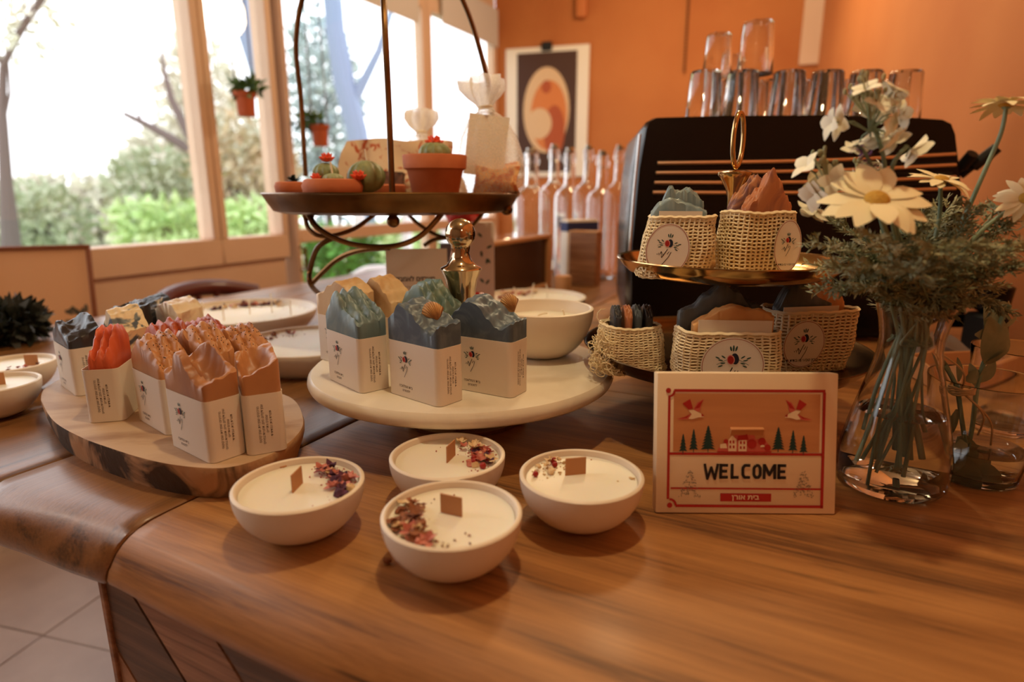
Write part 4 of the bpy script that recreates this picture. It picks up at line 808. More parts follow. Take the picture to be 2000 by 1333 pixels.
def neck(rr, z=.150): return Vector((VX + rr.uniform(-.015, .015), VY + rr.uniform(-.012, .012), z))
daisy('big cream daisy facing forward at the left front of the bouquet', D(1712, 392, .475), (-.15, -.62, .85), foot(rr), .038, [neck(rr), D(1745, 500, .51)], n=15, pw=1.45)
daisy('cream daisy seen from the side in the middle of the bouquet', D(1838, 352, .55), (.05, -.3, 1), foot(rr), .026, [neck(rr), D(1830, 450, .555)])
daisy('tall cream daisy above the bouquet at the top right, seen from below', D(1966, 205, .55), (.1, .1, 1), foot(rr), .026, [neck(rr), D(1850, 500, .56), D(1925, 330, .55), D(1955, 260, .55)])
daisy('cream daisy cut by the right picture edge', D(2004, 388, .55), (-.5, -.6, .5), foot(rr), .024, [neck(rr), D(1900, 470, .56)])
def blossoms(label, tip, pts, foot_, n, spread, r=.0095, buds=10, seed=0):
    foot_ = Vector(foot_); t = thing('blossom_stem', label, 'flower', foot_); rr = random.Random(seed); tip = Vector(tip)
    mb = MB(); mb.tube(spline([Vector()] + [Vector(p) - foot_ for p in pts] + [tip - foot_], 8), .0017, 8); mb.build('stem', M_['stem'], t)
    for k in range(n):
        a = rr.uniform(0, 6.28); c = tip + Vector((math.cos(a) * spread * rr.uniform(.4, 1), math.sin(a) * spread * .5 * rr.uniform(.3, 1), rr.uniform(-.7, .7) * spread)); d = (c - tip).normalized()
        mb = MB(); q_ = c - foot_; mb.tube([tip - foot_ - Vector((0, 0, .008)), (tip - foot_) * .4 + q_ * .6, q_], .0006, 5); mb.build('stalk', M_['stem'], t)
        mb = MB(); u = d.cross(Vector((0, 0, 1))).normalized(); v_ = u.cross(d)
        for i in range(4):
            a = 2 * math.pi * i / 4 + rr.random() * .4; e_ = (u * math.cos(a) + v_ * math.sin(a) + d * .45).normalized(); mb.leaf(q_, e_, d, r * rr.uniform(.9, 1.2), r * .85, bend=.2, n=4)
        mb.build('blossom', M_['petalw'], t, ang=80)
    mb = MB()
    for k in range(buds): c = tip - foot_ + Vector((rr.uniform(-.6, .1) * spread, rr.uniform(-.5, .5) * spread, spread * rr.uniform(.5, 1.15))); mb.ball(c, (.0016, .0016, .0026), seg=7); mb.tube([tip - foot_, c], .0005, 4)
    stuff(mb.build('flower_buds', M_['green2'], t)); return t
rr = random.Random(9)
blossoms('tall white blossom cluster at the top left of the bouquet', D(1700, 235, .50), [neck(rr), D(1740, 420, .51), D(1724, 300, .50)], foot(rr), 18, .030, r=.0125, seed=1, buds=22)
blossoms('single white blossom at the right of the tall cluster', D(1772, 285, .50), [neck(rr), D(1748, 420, .51), D(1742, 330, .50)], foot(rr), 1, .004, r=.016, seed=2, buds=0)
blossoms('white blossom cluster low at the left of the bouquet', D(1618, 365, .52), [neck(rr), D(1690, 460, .53)], foot(rr), 12, .026, r=.013, seed=3, buds=18)
blossoms('small pale blossom sprig in front of the black machine grille', D(1688, 350, .55), [neck(rr), D(1720, 430, .55)], foot(rr), 5, .016, seed=4, buds=10)
t = thing('lavender_sprig', 'purple lavender sprig leaning left under the tall white cluster', 'flower', foot(rr)); fo = Vector(t.location); a, b = D(1672, 282, .50), D(1712, 350, .505)
mb = MB(); mb.tube(spline([Vector(), neck(rr) - fo, b - fo, a - fo], 8), .0013, 6); mb.build('stem', M_['stem'], t); mb = MB()
for k in range(46):
    f = k / 46; c = b.lerp(a, f) - fo + rnd3(rr, .0028); mb.leaf(c, rnd3(rr, 1) + Vector((0, 0, .4)), (0, 0, 1), .006, .0034, n=2)
stuff(mb.build('florets', M_['purple'], t, smooth=False))
def frond(label, tip, seed, m_='green', dens=26, ll=.016, via=None, name='feathery_sprig'):
    rr = random.Random(seed); fo = foot(rr) if seed % 14 == 0 else neck(rr, .15); tip = Vector(tip); t = thing(name, label, 'foliage', fo, group='feathery green sprigs of the bouquet')
    nk = neck(rr, .172); pts = spline([Vector(), neck(rr, .145) - fo, nk - fo] + ([Vector(via) - fo] if via is not None else [(nk - fo).lerp(tip - fo, .5) + Vector((0, 0, .012))]) + [tip - fo], 10)
    mb = MB(); mb.tube(pts, [.0016 * (1 - .75 * i / len(pts)) for i in range(len(pts))], 6); mb.build('stem', M_['stem'], t); mb = MB(); n = len(pts)
    for k in range(dens):
        f = .50 + .5 * k / dens; i = min(n - 2, int(f * (n - 1))); p = pts[i].lerp(pts[i + 1], f * (n - 1) - i); d = (pts[i + 1] - pts[i]).normalized()
        for s_ in (-1, 1):
            sd = (d.cross(Vector((0, 0, 1))).normalized() * s_ + d * .7 + rnd3(rr, .55)).normalized(); L_ = ll * rr.uniform(.6, 1.2) * (1.15 - f * .4); mb.leaf(p, sd, rnd3(rr, 1), L_, .0022, n=2, bend=.2)
            for j in (.25, .45, .65, .85):
                for s2 in (-1, 1): mb.leaf(p + sd * L_ * j, (sd + sd.cross(rnd3(rr, 1)).normalized() * .9 * s2).normalized(), rnd3(rr, 1), L_ * .42, .0017, n=2, bend=.2)
    stuff(mb.build('feathery_leaves', M_[m_], t, smooth=False)); return t
tips = [(1585, 470, .53), (1620, 425, .58), (1640, 520, .50), (1700, 455, .47), (1745, 470, .60), (1790, 430, .52), (1850, 410, .58), (1905, 400, .54), (1960, 440, .56), (2010, 470, .55), (1985, 520, .52), (1900, 470, .47), (1830, 480, .46), (1760, 520, .45), (1880, 540, .62), (1690, 560, .52), (1600, 560, .54), (1800, 400, .64), (1940, 560, .55),
        (1650, 560, .56), (1670, 500, .54), (1700, 520, .50), (1750, 580, .53), (1830, 590, .53), (1890, 590, .54), (1950, 600, .56), (1920, 540, .52), (1970, 480, .50), (1960, 400, .58), (1640, 480, .55), (1600, 520, .56),
        (1730, 540, .55), (1790, 540, .56), (1850, 560, .52), (1760, 470, .52), (1820, 460, .58), (1880, 450, .56), (1930, 500, .50), (1780, 500, .49), (1720, 500, .58), (1850, 510, .49)]
for k, (x, y, Y) in enumerate(tips): frond('feathery grey-green sprig of the bouquet in the carafe', D(x, y, Y), 100 + k, 'green' if k % 3 else 'green2', ll=.021)
rr = random.Random(14)
for k, (x, y, dz) in enumerate(((1668, 900, 0), (1700, 945, 0), (1650, 905, 0), (1825, 965, 0))):
    pass
# leafy stem and the twine-tied sprig in the tumbler
def leafy(label, pts, leaves, name='sage_sprig', r=.0022):
    fo = Vector(pts[0]); t = thing(name, label, 'foliage', fo); mb = MB(); mb.tube(spline([Vector(p) - fo for p in pts], 8), r, 7); mb.build('stem', M_['stem'], t); rr = random.Random(len(leaves))
    for p, q_, W in leaves:
        p, q_ = Vector(p), Vector(q_); d = q_ - p; mb = MB(); mb.leaf(p - fo, d, (rr.uniform(-.5, .5), -1, rr.uniform(-.2, .5)), d.length, W, bend=.15, n=6); mb.build('leaf', M_['green'], t, ang=80)
    return t
ty = TY
leafy('upright sage sprig with broad grey-green leaves in the tumbler', [(TX - .01, ty, .012), D(1900, 830, ty), D(1912, 740, ty), D(1950, 640, ty), D(1972, 596, ty)],
      [(D(1948, 650, ty), D(1912, 655, ty - .01), .014), (D(1955, 690, ty), D(1935, 600, ty), .022), (D(1940, 700, ty), D(1975, 655, ty), .016), (D(1930, 710, ty), D(1945, 625, ty - .01), .028), (D(1965, 610, ty), D(1978, 590, ty + .01), .012), (D(1968, 605, ty), D(1950, 592, ty), .010),
       (D(1920, 712, ty), D(1972, 690, ty - .01), .009), (D(1912, 745, ty), D(1950, 705, ty), .016), (D(1905, 752, ty), D(1898, 712, ty), .010), (D(1960, 640, ty), D(1990, 620, ty), .005)])
leafy('twine-tied bundle of sage with leaves hanging in the tumbler', [(TX + .004, ty + .01, .012), D(1885, 860, ty), D(1868, 760, ty), D(1846, 715, ty)],
      [(D(1880, 860, ty), D(1860, 930, ty - .01), .020), (D(1888, 870, ty), D(1925, 915, ty), .022), (D(1880, 880, ty), D(1890, 975, ty - .01), .026), (D(1900, 885, ty), D(1945, 930, ty), .014), (D(1870, 800, ty), D(1838, 880, ty), .012), (D(1878, 850, ty), D(1905, 940, ty + .01), .024), (D(1860, 740, ty), D(1835, 690, ty), .006), (D(1872, 745, ty), D(1876, 700, ty), .008), (D(1885, 742, ty), D(1920, 728, ty), .014)], name='tied_sprig')
mb = MB(); c = D(1876, 768, ty)
for k in range(5): mb.tube([(c.x + .011 * math.cos(a), c.y + .011 * math.sin(a), c.z + k * .0014 + .001 * math.sin(a * 3 + k)) for a in [2 * math.pi * q_ / 16 for q_ in range(17)]], .0009, 5)
for e_ in (D(1910, 850, ty), D(1935, 870, ty), D(1836, 690, ty)): mb.tube(spline([c, c.lerp(e_, .5) + Vector((.004, -.012, .004)), e_], 6), .0010, 5)
tw = mb.build('twine', M_['twine']); tag(tw, 'rough brown twine knotted round the hanging sage bundle', 'twine')
rr = random.Random(77)
for k, (x0, y0, x1, y1, w_) in enumerate(((1745, 700, 1672, 900, .0042), (1748, 720, 1700, 945, .0030), (1740, 690, 1690, 840, .0036), (1762, 690, 1790, 840, .0030), (1800, 620, 1812, 960, .0024), (1752, 700, 1740, 800, .003))):
    a, b = D(x0, y0, VY - .008 + k * .004), D(x1, y1, VY - .018 + k * .006); m_ = a.lerp(b, .5) + Vector((rr.uniform(-.003, .003), 0, 0))
    f_ = Vector((VX, VY, .19)); st = thing('cut_stem', ('thick pale stem at the left wall of the carafe', 'thin dark stem reaching deepest in the carafe', 'short stem in the upper water of the carafe', 'stem slanting right inside the carafe', 'long straight stem on the right side of the carafe', 'short middle stem ending near the carafe waterline')[k], 'stem', b)
    mb = MB(); mb.tube(spline([b - b, m_ - b, a - b, f_ + Vector((rr.uniform(-.01, .01), 0, 0)) - b], 8), w_ / 2, 8); mb.build('stalk', M_['stem'], st)
# ------------------------------------------------------------------ espresso machine and the glasses on top
MY = 1.15
t = thing('espresso_machine', 'big gloss black espresso machine with pale grille bars across its back', 'coffee machine', (0, 0, 0))
def F2(x, y): p = D(x, y, MY); return (p.x, p.z)
outl = [F2(1228, 640), F2(1230, 480), F2(1244, 330), F2(1258, 252), F2(1264, 238), F2(1278, 230), F2(1420, 226), F2(1600, 225), F2(1760, 228), F2(1845, 234), F2(1862, 242), F2(1870, 262), F2(1878, 330), F2(1886, 420), F2(1890, 640)]
n = len(outl); cx_ = sum(p[0] for p in outl) / n
mb = MB(); rows = ((0.0, .985), (.012, 1.0), (.20, .93), (.43, .84)); vs = []
for dy, s_ in rows:
    for x, z in outl: vs.append((cx_ + (x - cx_) * s_, MY + dy + .0, z * (1 if z < .2 else (.985 + .015 * s_ if dy < .02 else .99))))
fs = [[i * n + k, (i + 1) * n + k, (i + 1) * n + (k + 1) % n, i * n + (k + 1) % n] for i in range(3) for k in range(n)] + [list(range(n)), [3 * n + k for k in range(n)][::-1]]
mb.add(vs, fs); mb.build('housing', M_['black'], t, ang=45)
zb = [p[1] for p in outl]; zlo = outl[0][1]
mb = MB(); mb.box((cx_, MY + .22, zlo - .012), (.5, .38, .03), bev=.004); mb.build('base_plate', M_['matblack'], t)
GB = mat('grille_bar', (240, 214, 190), .32, 1)
for k, (yl, yr) in enumerate(((319, 301), (338, 322), (357, 346), (376, 368))):
    a, b = D(1284 - k * 3, yl, MY - .004), D(1866, yr, MY - .004); c_ = a.lerp(b, .55) + Vector((0, -.004, -.004))
    mb = MB(); mb.tube(spline([a, c_, b], 12), .0034, 8); mb.build('grille_bar', GB, t)
    mb = MB(); m_ = (a + b) / 2; mb.box((m_.x, MY - .0005, m_.z - .008), ((b - a).length, .003, .005), bev=.001); mb.build('grille_slot', M_['matblack'], t)
mb = MB(); mb.tube(spline([D(1250, 262, MY - .001), D(1238, 380, MY - .001), D(1229, 500, MY - .001)], 8), .0022, 8); mb.build('edge_trim', M_['chrome'], t)
for k, (x, z_) in enumerate(((cx_ - .2, 0), (cx_ + .2, 0), (cx_ - .2, .34), (cx_ + .2, .34))):
    mb = MB(); mb.lathe([(.018, 0), (.022, .004), (.018, zlo - .026)], 16, M=Matrix.Translation((x, MY + .05 + z_, 0))); mb.build('foot', M_['chrome'], t)
for (x0, y0, x1, y1) in ((1876, 345, 1948, 288), (1868, 338, 1900, 300)):
    mb = MB(); a, b = D(x0, y0, MY + .05), D(x1, y1, MY + .02); mb.tube([a, a.lerp(b, .3), a.lerp(b, .35), b], [.006, .006, .011, .010], 12); mb.build('steam_lever', M_['matblack'], t)
zt_ = max(p[1] for p in outl) + .0006
def tumbler(mk, r0, r1, H):                   # upside-down drinking glass, rim down
    mb = MB(); mb.lathe([(r0, 0), (r0 - .0005, .001), (r1, H - .004), (r1 - .003, H), (0, H), (0, H - .006), (r1 - .005, H - .006), (r0 - .0025, .001), (r0 - .0015, 0), (r0, 0)], 28); return mb
gm = tumbler(0, .0362, .030, .098).build('glass_body', M_['glass']); gt = thing('drinking_glass', '', 'glass'); gm.parent = gt
rowpos = [(1376, 'first'), (1448, 'second'), (1538, 'third'), (1612, 'fourth'), (1688, 'fifth'), (1764, 'sixth')]
GL = []
def place_glass(x, y, z, lab, s=1.0, first=[True]):
    o = gt if first[0] else copy_tree(gt); first[0] = False; o.location = (x, y, z); o['label'] = lab; o['group'] = 'upturned glasses on the espresso machine'; o.scale = (s, s, s); return o
for k, (px_, nm) in enumerate(rowpos):
    p = D(px_, 190, 1.30); place_glass(p.x, 1.30, zt_ + .0005, nm + ' upturned glass of the front row on the espresso machine, counted from the bottles')
bx = [D(px_, 190, 1.42).x for px_ in (1415, 1492, 1575, 1650, 1735)]
for k, x in enumerate(bx): place_glass(x, 1.40, zt_ + .0005, ('first', 'second', 'third', 'fourth', 'fifth')[k] + ' upturned glass of the rear row on the espresso machine, counted from the bottles')
for k, px_ in enumerate((1398, 1470, 1545, 1615, 1690)):
    p = D(px_, 190, 1.49); place_glass(p.x, 1.487, zt_ + .0005, ('first', 'second', 'third', 'fourth', 'fifth')[k] + ' upturned glass of the hindmost row on the espresso machine, from the bottles')
z2 = zt_ + .0995
for k, (px_, Y_, s_) in enumerate(((1404, 1.37, .84), (1478, 1.34, 1.0), (1432, 1.46, .62))):
    p = D(px_, 90, Y_); place_glass(p.x, Y_, z2, ('smaller left', 'tall right', 'half-height rear')[k] + ' glass stacked on top of the row of upturned glasses', s_)
# ------------------------------------------------------------------ swing-top bottles
def bottle(label, x, y, H=.43, Rr=.05, first={}):
    t = thing('glass_bottle', label, 'bottle', (x, y, 0)); t['group'] = 'clear long-necked bottles'
    k = (H, Rr)
    if k not in first:
        o = [(Rr * .9, 0), (Rr, .006), (Rr, H * .60), (Rr * .96, H * .64), (Rr * .80, H * .675), (Rr * .50, H * .70), (Rr * .38, H * .73), (Rr * .34, H * .93), (Rr * .40, H * .935), (Rr * .40, H * .965), (Rr * .32, H * .97)]
        mb = MB(); mb.lathe([(0, .002)] + o + [(r - .003, z) for r, z in o[::-1] if z > .02] + [(Rr - .004, .008), (0, .008)], 28); b = mb.build('glass_body', M_['glass'], t)
        mb = MB(); mb.lathe([(0, H * .955), (Rr * .2, H * .955), (Rr * .25, H * .975), (Rr * .3, H * .985), (Rr * .24, H), (0, H)], 16); s_ = mb.build('stopper', M_['chrome'], t)
        mb = MB(); mb.tube([(Rr * .36, 0, H * .93), (Rr * .42, 0, H * .90), (Rr * .36, 0, H * .87), (-Rr * .36, 0, H * .87), (-Rr * .42, 0, H * .90), (-Rr * .3, 0, H * .97), (Rr * .3, 0, H * .97), (Rr * .36, 0, H * .93)], .0018, 5); w_ = mb.build('wire_clip', M_['chrome'], t); first[k] = (b, s_, w_)
        
    else:
        for q_ in first[k]: c_ = q_.copy(); col.objects.link(c_); c_.parent = t
    return t
for k, (px_, Y_, H_, Rr) in enumerate(((1038, 2.02, .43, .062), (1082, 2.18, .455, .05), (1112, 2.00, .43, .05), (1148, 2.2, .455, .05), (1176, 1.98, .42, .052), (1208, 2.15, .45, .05), (1238, 1.9, .405, .045))):
    Y_ += .13; p = D(px_, 380, Y_); bottle(('first', 'second', 'third', 'fourth', 'fifth', 'sixth', 'seventh')[k] + ' clear long-necked bottle counted from the gauze bag towards the espresso machine', p.x, Y_, H_, Rr)
# blue-labelled box among the bottles
p = D(1130, 500, 2.03); t = thing('blue_box', 'small dark blue and white carton in front of the bottles', 'box', (p.x, 2.03, 0), R(25)); mb = MB(); mb.box((0, 0, .10), (.115, .045, .20), bev=.002); mb.build('carton', M_['paper'], t); mb = MB(); mb.box((0, 0, .178), (.1165, .0465, .030), bev=.001); mb.build('lid_band', mat('blue_print', (44, 52, 96), .6), t)
# framed wooden box whose long side runs away from the camera
a = Vector((-.085, 1.50, 0)); L_ = .46; t = thing('framed_box', 'wooden box with a pale metal rim and dark glass front behind the wide candle', 'box', a, A1)
FW = mat('box_frame', (196, 140, 92), .35); DK = mat('box_dark', (66, 40, 26), .25)
mb = MB(); mb.box((L_ / 2, .06, .08), (L_, .10, .16), bev=.003); mb.build('box_body', DK, t)
for nm, c_, d_ in (('frame_rail', (L_ / 2, .004, .156), (L_, .014, .012)), ('frame_rail', (L_ / 2, .004, .007), (L_, .014, .012)), ('frame_post', (.012, .004, .081), (.024, .014, .136)), ('frame_post', (L_ - .012, .004, .081), (.024, .014, .136))):
    mb = MB(); mb.box(c_, d_, bev=.002); mb.build(nm, FW, t)
mb = MB(); mb.box((L_ / 2, .06, .1625), (L_ + .004, .106, .003), bev=.001); mb.build('metal_rim', M_['chrome'], t)
b = a + E1 * .50; t = thing('wooden_crate', 'plain brown wooden crate touching the framed box by the bottles', 'crate', (b.x + .035, b.y - .01, 0), A2); mb = MB(); mb.box((.05, .02, .083), (.09, .05, .166), bev=.003); mb.build('crate_body', M_['panel'], t); mb = MB(); mb.box((.05, .02, .168), (.094, .054, .004), bev=.002); mb.build('crate_lid', FW, t)
# red and copper jug, white leaf-print paper
p = D(905, 470, 1.30); t = thing('copper_jug', 'dark copper jug with a red glazed top behind the brass knob', 'jug', (p.x, 1.30, 0))
MB().lathe([(0, 0), (.035, 0), (.042, .02), (.040, .07), (.034, .12), (.024, .17), (.018, .20), (.02, .215), (0, .215)], 32).build('jug_body', mat('copper', (150, 78, 44), .2, 1), t)
MB().lathe([(.018, .214), (.030, .222), (.038, .240), (.038, .258), (.03, .272), (0, .276)], 32).build('red_top', mat('red_glaze', (196, 26, 22), .25, coat=.5), t)
p = D(934, 557, 1.06); t = thing('red_ball', 'small red glazed ball at the foot of the copper jug', 'ornament', (p.x, 1.06, 0)); mb = MB(); mb.ball((0, 0, .0975), .017, seg=24); mb.build('ball', bpy.data.materials['red_glaze'], t); MB().lathe([(0, 0), (.02, 0), (.008, .01), (.006, .082), (0, .082)], 20).build('pedestal', M_['golddark'], t)
p = D(925, 450, 1.27); t = thing('gift_bag', 'white paper gift bag with small leaf print behind the jug', 'paper bag', (p.x, 1.27, 0), R(8)); PW = mat('gift_paper', (232, 218, 206), .7)
mb = MB(); mb.prism([(-.04, -.02), (.04, -.02), (.036, 0), (.04, .02), (-.04, .02), (-.036, 0)], 0, .225); mb.build('bag_body', PW, t, smooth=False); mb = MB()
for k in range(9): disc(mb, random.uniform(-.03, .03), random.uniform(.10, .21), .006, .0025, 0, Matrix.Translation((0, -.0205, 0)) @ Matrix.Rotation(R(90), 4, 'X'), 8, random.random() * 3)
stuff(mb.build('leaf_print', M_['leafink'], t, smooth=False))
# white card with Hebrew heading
p = D(815, 560, 1.0); t = thing('price_card', 'plain white card with one dark Hebrew line behind the cake stand', 'card', (p.x, 1.0, 0), R(6)); hh = D(815, 487, 1.0).z
mb = MB(); mb.box((0, 0, hh / 2), (.100, .002, hh), bev=.0003, M=Matrix.Rotation(R(-4), 4, 'X')); mb.build('card_sheet', M_['paper'], t)
mb = MB(); CMx = Matrix.Rotation(R(-4), 4, 'X') @ Matrix.Translation((0, -.0013, 0)) @ Matrix.Rotation(R(90), 4, 'X'); put_text(mb, 'מארזים לאמבטיה', .0105, -.008, hh * .745, 0, CMx, bold=.03, rtl=True); put_text(mb, 'סבון נר ומלח', .0080, .0, hh * .67, 1, CMx, rtl=True)
mb.build('card_print', [M_['ink'], M_['greyink']], t, smooth=False)
# ------------------------------------------------------------------ bronze wire stand with its raised tray
BY = 1.06; bc_ = D(771, 379, BY); BX, BZ, BR = bc_.x, bc_.z, .2075
t = thing('wire_tray_stand', 'tall bronze wire stand with a raised round tray and arched rods', 'tray stand', (BX, BY, 0))
MB().lathe([(0, BZ - .030), (BR * .86, BZ - .030), (BR * .93, BZ - .026), (BR * .975, BZ - .012), (BR, BZ - .002), (BR + .003, BZ), (BR + .001, BZ + .002), (BR - .004, BZ), (BR * .97, BZ - .007), (BR * .95, BZ - .0085), (BR * .84, BZ - .009), (0, BZ - .009)], 96).build('tray', M_['bronze'], t)
def W(pts, r=.0042, nm='wire', m='bronze'):
    mb = MB(); mb.tube(spline([Vector(p) - Vector((BX, BY, 0)) for p in pts], 10), r, 8); return mb.build(nm, M_[m], t)
W([D(597, 345, 1.12), D(588, 200, 1.12), D(578, 80, 1.11), D(600, -30, 1.09), D(660, -110, 1.08), D(748, -140, 1.07)], nm='arch_rod')
W([D(766, 376, .865), D(759, 200, .87), D(751, 40, .88), D(747, -60, .95), D(748, -140, 1.07)], nm='arch_rod')
W([D(962, 345, 1.13), D(962, 240, 1.13), D(948, 140, 1.12), D(908, 10, 1.10), D(850, -80, 1.08), D(748, -140, 1.07)], nm='arch_rod')
mb = MB(); c = D(768, 432, .90) - Vector((BX, BY, 0)); mb.ball(c, (.0095, .0095, .0095), seg=18); mb.tube([c, c + Vector((0, 0, .022))], .003, 8); mb.build('ball_finial', M_['bronze'], t)
W([D(598, 408, .93), D(620, 445, .92), D(680, 475, .91), D(760, 482, .90), D(820, 462, .91), D(868, 412, .92)], nm='festoon_wire')
W([D(594, 408, 1.0), D(602, 445, .99), D(632, 462, .98), D(690, 448, .99), D(745, 408, 1.0)], nm='festoon_wire', r=.0036)
W([D(788, 408, 1.1), D(820, 440, 1.1), D(862, 462, 1.1), D(905, 458, 1.1), D(950, 408, 1.1)], nm='festoon_wire', r=.0034)
W([D(652, 464, .97), D(620, 485, .97), D(605, 530, .97), D(607, 556, .96), D(628, 578, 1.02), D(655, 596, 1.08), D(668, 622, 1.12)], nm='scroll_leg')
W([D(760, 484, .90), D(700, 490, .93), D(655, 510, .95), D(607, 556, .96)], nm='scroll_leg')
W([D(828, 480, 1.08), D(850, 468, 1.08), D(880, 466, 1.08), D(905, 480, 1.08), D(905, 540, 1.16), D(880, 610, 1.24)], nm='scroll_leg', r=.0034)
for a in (D(668, 622, 1.12), D(880, 610, 1.24)):
    W([a, (a.x + .01, a.y + .02, .02), (a.x, a.y + .03, .006), (a.x - .03, a.y + .035, .005)], nm='foot_wire')
for x, y, Y in ((602, 420, 1.0), (990, 410, 1.02)):
    mb = MB(); c = D(x, y, Y) - Vector((BX, BY, 0)); mb.ball(c, (.010, .010, .009), seg=12); mb.build('tray_stud', M_['bronze'], t)
TZ = BZ - .0088
def succ(t, c, r, m_):
    mb = MB()
    for k in range(3):
        fan(mb, Vector(c) + Vector((0, 0, k * r * .2)), r * (1.1 - k * .25), 9 - k, 0, a0=k * 20, a1=360 + k * 20, tilt=.4 + k * .9)
    mb.build('succulent', m_, t, smooth=False)
def cactus(t, c, r, h_, flower=None, col_='cactus', wick=True):
    mb = MB(); mb.lathe([(r * math.sin(math.pi * k / 12), c[2] + h_ * (1 - math.cos(math.pi * k / 12)) / 2) for k in range(13)], 60, c=(c[0], c[1]), rf=lambda a, i: 1 - .10 * abs(math.sin(a * 6.5)))
    b_ = mb.build('cactus', M_[col_], t)
    if flower:
        mb = MB(); f_ = Vector(flower[:3])
        for q_ in range(3):
            for k in range(8 - 2 * q_):
                a = 2 * math.pi * k / (8 - 2 * q_) + q_ * .4; d = Vector((math.cos(a), math.sin(a), .5 + q_ * .9)).normalized(); e_ = f_ + d * flower[3] * .9; mb.tube([f_, f_.lerp(e_, .5), e_], [flower[3] * .16, flower[3] * .24, flower[3] * .05], 6)
        mb.build('cactus_flower', M_['coral'], t)
M_['cactus'] = mat('cactus_wax', (112, 126, 84), .5, c2=(150, 154, 110), vs=60); M_['coral'] = mat('coral_wax', (238, 98, 66), .45, sss=.1); M_['darksucc'] = mat('dark_succulent', (48, 62, 56), .5); M_['palecac'] = mat('pale_cactus', (150, 158, 120), .5)
p = D(573, 370, .98); t = thing('succulent_pot', 'small shallow terracotta pot with a dark succulent at the left of the raised tray', 'plant pot', (p.x, .98, TZ))
MB().lathe([(0, 0), (.018, 0), (.026, .010), (.028, .020), (.0255, .026), (.022, .027), (.021, .024), (0, .024)], 40).build('pot', M_['terra'], t); succ(t, (0, 0, .025), .014, M_['darksucc'])
p = D(648, 370, .93); t = thing('cactus_bowl', 'terracotta bowl with green cacti and orange flowers at the front of the raised tray', 'plant pot', (p.x, .935, TZ))
MB().lathe([(0, 0), (.034, 0), (.042, .010), (.044, .020), (.040, .029), (.036, .030), (.034, .026), (0, .026)], 48).build('bowl', M_['terra'], t)
cactus(t, (-.012, .012, .024), .020, .030, (-.008, .008, .056, .014)); cactus(t, (.005, -.012, .022), .016, .016, (-.020, -.012, .030, .010), 'palecac'); cactus(t, (.044, .03, .010), .029, .048, (.040, -.004, .030, .015))
for x, y, z_ in ((.004, -.010, .036), (.046, .03, .056)): mb = MB(); mb.tube([(x, y, z_), (x - .002, y, z_ + .018)], .0013, 6); mb.build('wick', M_['wick'], t)
p = D(728, 370, 1.0); t = thing('terracotta_dish', 'low terracotta dish half hidden behind the front bronze rod', 'plant pot', (p.x + .012, 1.035, TZ)); MB().lathe([(0, 0), (.026, 0), (.033, .012), (.034, .022), (.030, .024), (0, .020)], 40).build('dish', M_['terra'], t)
p = D(850, 372, .97); t = thing('cactus_pot', 'classic terracotta flower pot with a red-flowered striped cactus', 'plant pot', (p.x, .975, TZ)); 
MB().lathe([(0, 0), (.033, 0), (.034, .002), (.0425, .043), (.0435, .044), (.0475, .046), (.0490, .064), (.048, .066), (.044, .066), (.042, .060), (0, .058)], 56).build('pot', M_['terra'], t)
cactus(t, (0, 0, .052), .025, .034, (0, 0, .080, .018)); mb = MB()
# gift parcel and organza bags
FLW = mat('floral_paper', (232, 206, 170), .7, c2=(196, 96, 56), vs=34, lo=.56, hi=.66, dist=2)
def crumple(mb, s): mb.v = [v + Vector((noise.noise(v * 22), noise.noise(v * 22 + Vector((7, 1, 0))), noise.noise(v * 22 + Vector((0, 5, 9))))) * s for v in mb.v]; return mb
def grid_box(c, d, n=10):
    bm = bmesh.new(); bmesh.ops.create_cube(bm, size=1); bmesh.ops.subdivide_edges(bm, edges=bm.edges[:], cuts=n, use_grid_fill=True); mb = MB()
    bm.verts.index_update(); mb.add([(v.co.x * d[0] + c[0], v.co.y * d[1] + c[1], v.co.z * d[2] + c[2]) for v in bm.verts], [[v.index for v in f.verts] for f in bm.faces]); bm.free(); return mb
p = D(782, 320, 1.15); t = thing('floral_parcel', 'crumpled parcel of floral paper lying behind the cactus pots', 'parcel', (p.x, 1.15, TZ + .006), R(-3))
mb = grid_box((0, 0, .048), (.225, .08, .092)); mb.v = [Vector((v.x * (1 - .22 * max(0, v.z / .09)), v.y * (1 - .4 * max(0, v.z / .09)), max(0, v.z))) for v in mb.v]; crumple(mb, .010); mb.v = [Vector((v.x, v.y, max(-.004, v.z))) for v in mb.v]; mb.build('parcel_body', FLW, t, ang=30)
mb = grid_box((-.03, -.055, .020), (.10, .02, .036), 6); crumple(mb, .006); mb.build('dark_filling', mat('dark_potpourri', (62, 50, 46), .8, c2=(150, 104, 80), vs=60), t, ang=30)
OG = organza('organza', (244, 236, 224), .30); OG2 = organza('organza_gather', (246, 240, 230), .72)
